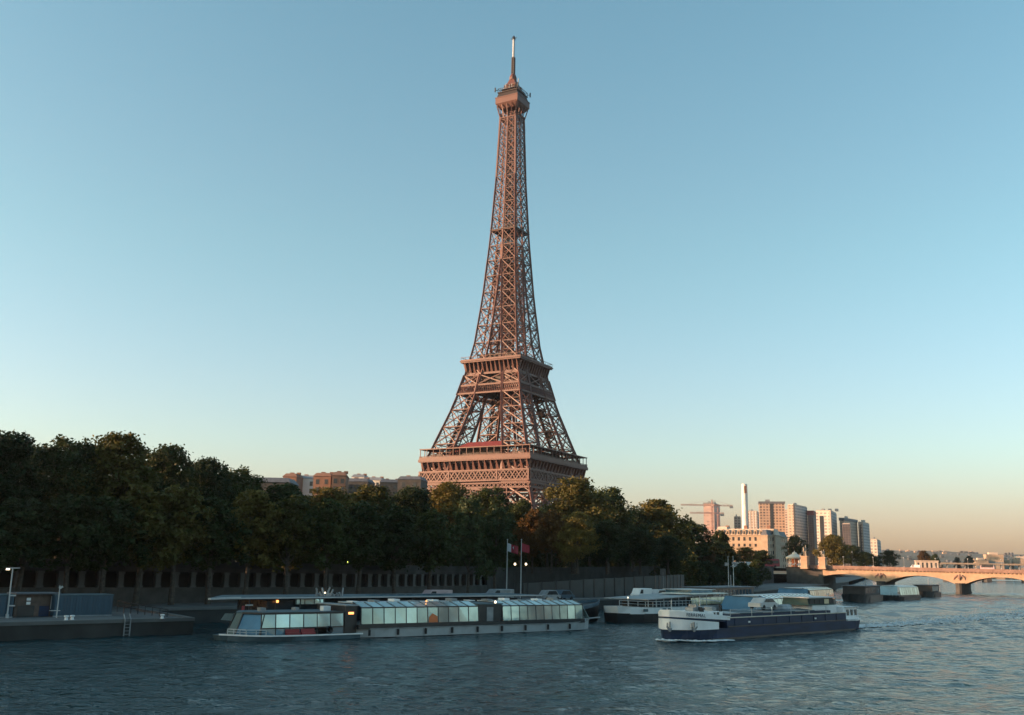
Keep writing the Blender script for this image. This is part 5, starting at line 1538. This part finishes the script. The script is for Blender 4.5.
for c in range(11):
    a = (c + .5) * L / 11; ch = H1 + .62
    mb = MB(); mb.box(a - 1.0, a + 1.0, -.1, 1.6, ch, ch + 2.6); mb.taper((a - 1.15, a + 1.15, -.3, 1.8), (a - .2, a + .2, -.1, 1.6), ch + 2.61, ch + 3.5); dm = mb.build('dormer', M['palace'], pa)
    MB().box(a - .55, a + .55, -.14, .1, ch + .4, ch + 2.2).build('window', M['win'], dm)
facade_windows(pa, L, .4, 5, H1 / 5, 11, wz=H1 / 5 * .55, ww=1.5)
for a in (6, L * .45, L - 7): mb = MB(); mb.box(a, a + 2.2, 7, 9, H1 + 4.5, H1 + 7.0); mb.build('chimney', M['brick'], pa)
mb = MB(); mb.taper((.5, 9.5, .2, 13), (2, 8, 2.5, 11), H1 + .63, H1 + 6.0); mb.build('corner_pavilion_roof', M['beige'], pa)
# the wing in shade to its right
xw = gx(768.5, 662)
pw = thing('stone_palace', 'shaded grey-green stone wing with a slate roof adjoining the right end of the lit palace', 'palace', (xw, 662, 8.8), R(58))
Lw = 44; Dw = 5; H2 = at(772, 536, 665).z - 8.8
MB().box(0, Lw, 0, Dw, 0, H2).build('wall', M['palace'], pw)
mb = MB(); mb.box(-.4, Lw + .4, -.5, Dw + .4, H2 + .01, H2 + .5); mb.build('cornice', M['palace'], pw)
MB().taper((.3, Lw - .3, .3, Dw - .3), (2, Lw - 2, 1.6, Dw - 1.6), H2 + .51, H2 + 4).build('mansard_roof', M['slate'], pw)
facade_windows(pw, Lw, .4, 5, H2 / 5, 10, wz=H2 / 5 * .55, ww=1.6)

# ------------------------------------------------------------------ high-rises
WM = {}
def hr(name, wall, win, win2, w=3, h=3, mo=.5):
    WM[name] = grid_mat('facade_' + name, wall, win, win2, w, h, mo); return WM[name]


hr('pinkgrid', (.40, .29, .25), (.22, .17, .16), (.42, .33, .3), 6, 4.5, 1.1)
hr('beige', (.50, .40, .32), (.10, .085, .08), (.26, .20, .16), 4.6, 4.0, .9)
hr('brown', (.42, .30, .22), (.06, .05, .05), (.24, .18, .14), 4.2, 3.8, .8)
hr('bluegrey', (.32, .34, .35), (.05, .07, .09), (.14, .17, .19), 4.4, 3.8, .8)  # facade for sides away from the sun, shade put into the colour
hr('dark', (.12, .10, .10), (.05, .05, .055), (.08, .075, .08), 3, 3, .4)
hr('white', (.62, .55, .46), (.2, .18, .16), (.4, .36, .31), 5, 4, 1.1)
hr('tan', (.42, .33, .25), (.14, .11, .1), (.26, .21, .17), 4.4, 3.8, .9)
hr('cream', (.54, .48, .4), (.14, .12, .12), (.3, .27, .24), 4.4, 3.8, 1.0)


def tower_block(label, px0, px1, ptop, Y, rot, m, frac=.45, crown=None, strips=(), roofbits=2, name='tower_block', cat='tower block', side=None):
    """px0..px1 silhouette, frac = share of the silhouette taken by the left, sunlit face"""
    ym = (ptop + 560) / 2
    r0, r1 = at(px0, ym, 1000).x / 1000, at(px1, ym, 1000).x / 1000; H = at((px0 + px1) / 2, ptop, Y).z - 8
    rr_ = R(rot); c_, s_ = math.cos(rr_), math.sin(rr_)
    if s_ - r1 * c_ < .06: frac = 1.0
    rn = r0 + (r1 - r0) * frac; xn = rn * Y
    a = (xn - r0 * Y) / (c_ + r0 * s_)
    b = min(60, (r1 * Y - xn) / (s_ - r1 * c_)) if frac < 1 else 20
    o = thing(name, label, cat, (xn, Y, 8), -rr_)
    o.rotation_euler = (0, 0, rr_ - R(0))
    # left face normal must look left: rotate so that -x axis runs left and away
    o.rotation_euler = (0, 0, -rr_)
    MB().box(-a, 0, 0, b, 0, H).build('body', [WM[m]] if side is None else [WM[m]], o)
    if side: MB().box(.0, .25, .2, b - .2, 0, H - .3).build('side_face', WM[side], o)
    if crown: MB().box(-a - .8, .8, -.8, b + .8, H + .01, H + crown[1]).build('roof_band', M[crown[0]], o)
    else: MB().box(-a + .5, -.5, .5, b - .5, H + .01, H + 1.2).build('parapet', M['beige'], o)
    for (f0, f1, mm, g0, g1) in strips:
        MB().box(-a + a * f0, -a + a * f1, -.35, -.01, H * g0, H * g1).build('dark_strip' if mm != 'white_wall' else 'pale_strip', M[mm], o)
    for k in range(roofbits):
        q = -a + a * (.25 + .45 * k); MB().box(q, q + a * .18, b * .3, b * .5, H + (crown[1] if crown else 1.2) + .01, H + (crown[1] if crown else 1.2) + 3).build('roof_plant', M['steel'], o)
    return o


T = tower_block
T('pinkish tower under scaffolding behind the construction crane', 704, 721, 503.5, 1500, 20, 'pinkgrid', .62, ('steel', 1.5), [(.1, .9, 'pink', .62, .64), (.1, .9, 'pink', .45, .47)])
T('small pinkish block just left of the white chimney', 734.5, 741, 517, 1550, 15, 'beige', .8, None, (), 1)
T('beige block with pale vertical ribs right of the white chimney', 748.5, 760, 511.5, 1500, 18, 'beige', .8, None, [(.15, .25, 'white_wall', 0, 1), (.5, .6, 'white_wall', 0, 1), (.8, .9, 'white_wall', 0, 1)], 1)
T('wide brown twin tower with a dark central strip, just right of the white chimney', 760, 785.5, 503.5, 1380, 12, 'brown', .9, ('slate', 3), [(.42, .55, 'dark_glass', 0, 1.0)], 1)
T('pale pink slab peeking out left of the blue-grey tower', 784, 792, 510, 1650, 20, 'beige', .9, None, (), 0)
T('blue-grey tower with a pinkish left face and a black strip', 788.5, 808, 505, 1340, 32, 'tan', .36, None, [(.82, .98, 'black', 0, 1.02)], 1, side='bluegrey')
T('narrow dark tower with a red top', 808.5, 817, 515, 1380, 22, 'dark', .7, ('red_roof', 6), (), 0)
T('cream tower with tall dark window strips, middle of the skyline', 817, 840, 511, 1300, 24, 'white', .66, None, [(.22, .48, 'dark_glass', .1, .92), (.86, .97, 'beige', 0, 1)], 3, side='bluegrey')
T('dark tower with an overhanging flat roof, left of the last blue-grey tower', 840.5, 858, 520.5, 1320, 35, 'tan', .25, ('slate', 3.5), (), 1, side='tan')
o = T('dark glass slab standing forward of the overhanging-roof tower', 843.5, 851, 524, 1290, 15, 'dark', .9, None, (), 0)
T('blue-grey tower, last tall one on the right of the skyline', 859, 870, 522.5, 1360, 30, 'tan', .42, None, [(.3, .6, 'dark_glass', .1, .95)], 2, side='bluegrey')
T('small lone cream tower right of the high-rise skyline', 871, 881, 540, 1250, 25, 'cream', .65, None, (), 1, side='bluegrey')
T('low white building between the dark trees below the blue-grey tower', 797, 802, 537, 900, 20, 'white', .7, None, (), 0)
# chimney
Y = 1300; p = at(744.3, 484, Y); ch = thing('chimney_stack', 'tall white round chimney with a reddish opening near its top', 'chimney', (p.x, Y, 8)); H = p.z - 8
MB().lathe([(5.4, 0), (4.0, H * .55), (3.8, H - 12), (3.6, H - 1), (3.2, H)], 24).build('shaft', M['white_wall'], ch)
MB().poly([(-1.3, -4.05, H - 12), (1.9, -4.05, H - 12), (1.9, -4.05, H - 2.5), (-1.3, -4.05, H - 2.5)], (0, .5, 0)).build('red_panel', M['brick'], ch)


def crane(label, px, pj, x_left, x_right, Y, zbase=8):
    p = at(px, pj, Y); a = at(x_left, pj, Y).x - p.x; b = at(x_right, pj, Y).x - p.x
    o = thing('tower_crane', label, 'crane', (p.x, Y, zbase)); H = p.z - zbase
    def lat(P, Q, w, n, name):
        mb = MB(); P, Q = Vector(P), Vector(Q); d = (Q - P).normalized(); up = Vector((0, 0, 1)) if abs(d.z) < .5 else Vector((1, 0, 0)); sd = d.cross(up).normalized()
        cs = [up * w + sd * w, up * w - sd * w, -up * w - sd * w, -up * w + sd * w]
        for c in cs: mb.bar(P + c, Q + c, .45)
        for i in range(n):
            p0, p1 = P.lerp(Q, i / n), P.lerp(Q, (i + 1) / n)
            for j in range(4): mb.bar(p0 + cs[j], p1 + cs[(j + 1) % 4], .32)
        return mb.build(name, M['pink'], o)
    lat((0, 0, 0), (0, 0, H), 1.0, 24, 'mast'); lat((a, 0, H + 1), (-1.2, 0, H + 1), .8, 16, 'jib'); lat((1.2, 0, H + 1), (b, 0, H + 1), .8, 6, 'counter_jib'); lat((0, 0, H + 2), (0, 0, H + 9), .5, 4, 'apex')
    MB().bar((a * .8, 0, H + 1.6), (0, 0, H + 9), .22).build('tie_rod', M['pink'], o); MB().bar((b * .9, 0, H + 1.6), (0, 0, H + 9), .22).build('tie_rod', M['pink'], o)
    MB().box(b - 5, b, -1.3, 1.3, H - 2.5, H + .2).build('counterweight', M['steel'], o)
    MB().box(-1.4, 1.4, -2.8, -1.02, H - 2.6, H - .2).build('cab', M['pink'], o)


crane('pink tower crane with a long jib over the scaffolded tower', 712, 506, 681, 733, 1440)
crane('lower pink tower crane in front of the scaffolded tower', 718, 514, 690, 724, 1420)
# ------------------------------------------------------------------ buildings on the left, over the trees
def city_block(label, px0, px1, ptop, Y, rot, m, roofm='zinc', rows=6, name='apartment_block', chim=2):
    xa, xb = gx(px0, Y), gx(px1, Y); L = (xb - xa); H = at((px0 + px1) / 2, ptop, Y).z - 6.5
    o = thing(name, label, 'building', (xa, Y, 6.5), R(rot))
    MB().box(0, L, 0, 13, 0, H - 1.5).build('wall', M[m], o)
    MB().taper((-.3, L + .3, -.3, 13.3), (.8, L - .8, 1.5, 11.5), H - 1.49, H).build('roof', M[roofm], o)
    k = max(2, int(L / 3.6))
    for r_ in range(3):
        for c in range(k):
            a = (c + .5) * L / k; z = H - 4.6 - r_ * 3.1
            MB().box(a - .65, a + .65, -.06, .1, z, z + 1.9).build('window', M['win'], o)
    for q in range(chim):
        a = L * (.25 + .5 * q); MB().box(a, a + 1.6, 5, 6.2, H - .4, H + .7).build('chimney', M['brick'], o)
    return o


for args in [
    ('dark-roofed low hall at the left end of the far rooftops', 246, 284, 477, 300, 0, 'stone', 'slate', 4, 'flat_hall', 0),
    ('orange-brown brick block with a flat top behind the trees, left of the pale block', 277, 291, 473, 420, -4, 'brick', 'brick'),
    ('low white block behind the trees left of the two brown brick blocks', 290, 312, 475, 430, -4, 'white_wall', 'zinc'),
    ('left one of the two tall brown brick blocks above the trees', 308, 326, 472.5, 400, -4, 'brick', 'brick'),
    ('right one of the two tall brown brick blocks above the trees', 327, 341, 471.5, 395, 4, 'brick', 'brick'),
    ('grey slate-roofed block right of the brown brick blocks', 341, 364, 478, 430, -6, 'stone', 'slate'),
    ('small white building with a zinc roof in the gap right of the brick blocks', 347, 360, 474, 520, -4, 'white_wall', 'zinc'),
    ('cream building half hidden by trees left of the tower', 361, 378, 477, 500, -6, 'cream', 'zinc'),
    ('grey mansard block behind the trees between the cream building and the tower', 376, 396, 479, 480, 4, 'stone', 'slate'),
    ('dark stone block with tall windows beside the left corner of the tower', 394, 418, 476, 430, -8, 'stone', 'slate')]:
    city_block(*args)

# ------------------------------------------------------------------ beyond the bridge
Y = 760; xa, xb = gx(916, Y), gx(937, Y)
pv_ = thing('riverside_pavilion', 'small cream riverside pavilion lit by the sun above the bridge parapet', 'building', (xa, Y, 8.8), R(-18)); H = at(926, 560.5, Y).z - 8.8
MB().box(0, xb - xa, 0, 9, 0, H - .6).build('wall', M['beige'], pv_); MB().box(-.4, xb - xa + .4, -.4, 9.4, H - .59, H).build('roof', M['beige'], pv_)
for k in range(5): MB().box(1.2 + k * 3, 2.4 + k * 3, -.06, .1, 1, H - 1.6).build('window', M['win'], pv_)
Y = 1500
for lab, a, b, t_ in (('big pale stepped building on the far bank under the hill, right of the bridge bus', 987, 1003, 554.5), ('low pale wing left of the big stepped building on the far bank', 976, 988, 560), ('low pale building at the right edge of the photo under the hill', 1014, 1030, 558.5), ('low beige range right of the big stepped building on the far bank', 1002, 1010, 560)):
    x_ = gx(a, Y); L = gx(b, Y) - x_; H = at((a + b) / 2, t_, Y).z - 2
    o = thing('far_building', lab, 'building', (x_, Y, 2), R(-15))
    MB().box(0, L, 0, 20, 0, H).build('wall', M['palace'], o); MB().box(L * .2, L * .7, 3, 15, H + .01, H + 3).build('roof', M['beige'], o)
    MB().box(.5, L - .5, -.1, .2, H * .55, H * .7).build('window_band', M['steel'], o)
# viaduct
Y = 1150; va = thing('river_viaduct', 'cream railway viaduct on thin pillars crossing the river beyond the stone bridge', 'viaduct', (gx(938, Y), Y, 0), R(-8))
Lv = 190; zt = at(985, 563.3, Y).z
MB().box(0, Lv, 0, 8, zt - 1.8, zt).build('girder', M['palace'], va)
MB().box(0, Lv, -4, 12, 8.5, 10.2).build('lower_deck', M['stone_pale'], va)
for k in range(20):
    MB().box(k * 9.6 + 1, k * 9.6 + 2.0, 2, 6, 10.21, zt - 1.81).build('pillar', M['steel'], va)
for k in range(5): MB().box(k * 42 + 8, k * 42 + 13, -5, 13, -2, 8.49).build('pier', M['stone'], va)

# ------------------------------------------------------------------ air: one even box of haze round everything, sky outside
hz = MB().box(-4000, 5200, -700, 6200, -4, 345).build('haze', None)
hm_ = bpy.data.materials.new('haze_air'); hm_.use_nodes = True; tt_ = hm_.node_tree
tt_.nodes.remove(tt_.nodes['Principled BSDF'])
vv_ = tt_.nodes.new('ShaderNodeVolumePrincipled'); vv_.inputs['Color'].default_value = (.9, .93, 1, 1); vv_.inputs['Density'].default_value = .00004; vv_.inputs['Anisotropy'].default_value = .5
tt_.links.new(vv_.outputs[0], tt_.nodes['Material Output'].inputs['Volume'])
hz.data.materials.clear(); hz.data.materials.append(hm_)
tag(hz, kind='stuff')
hz.display_type = 'WIRE'
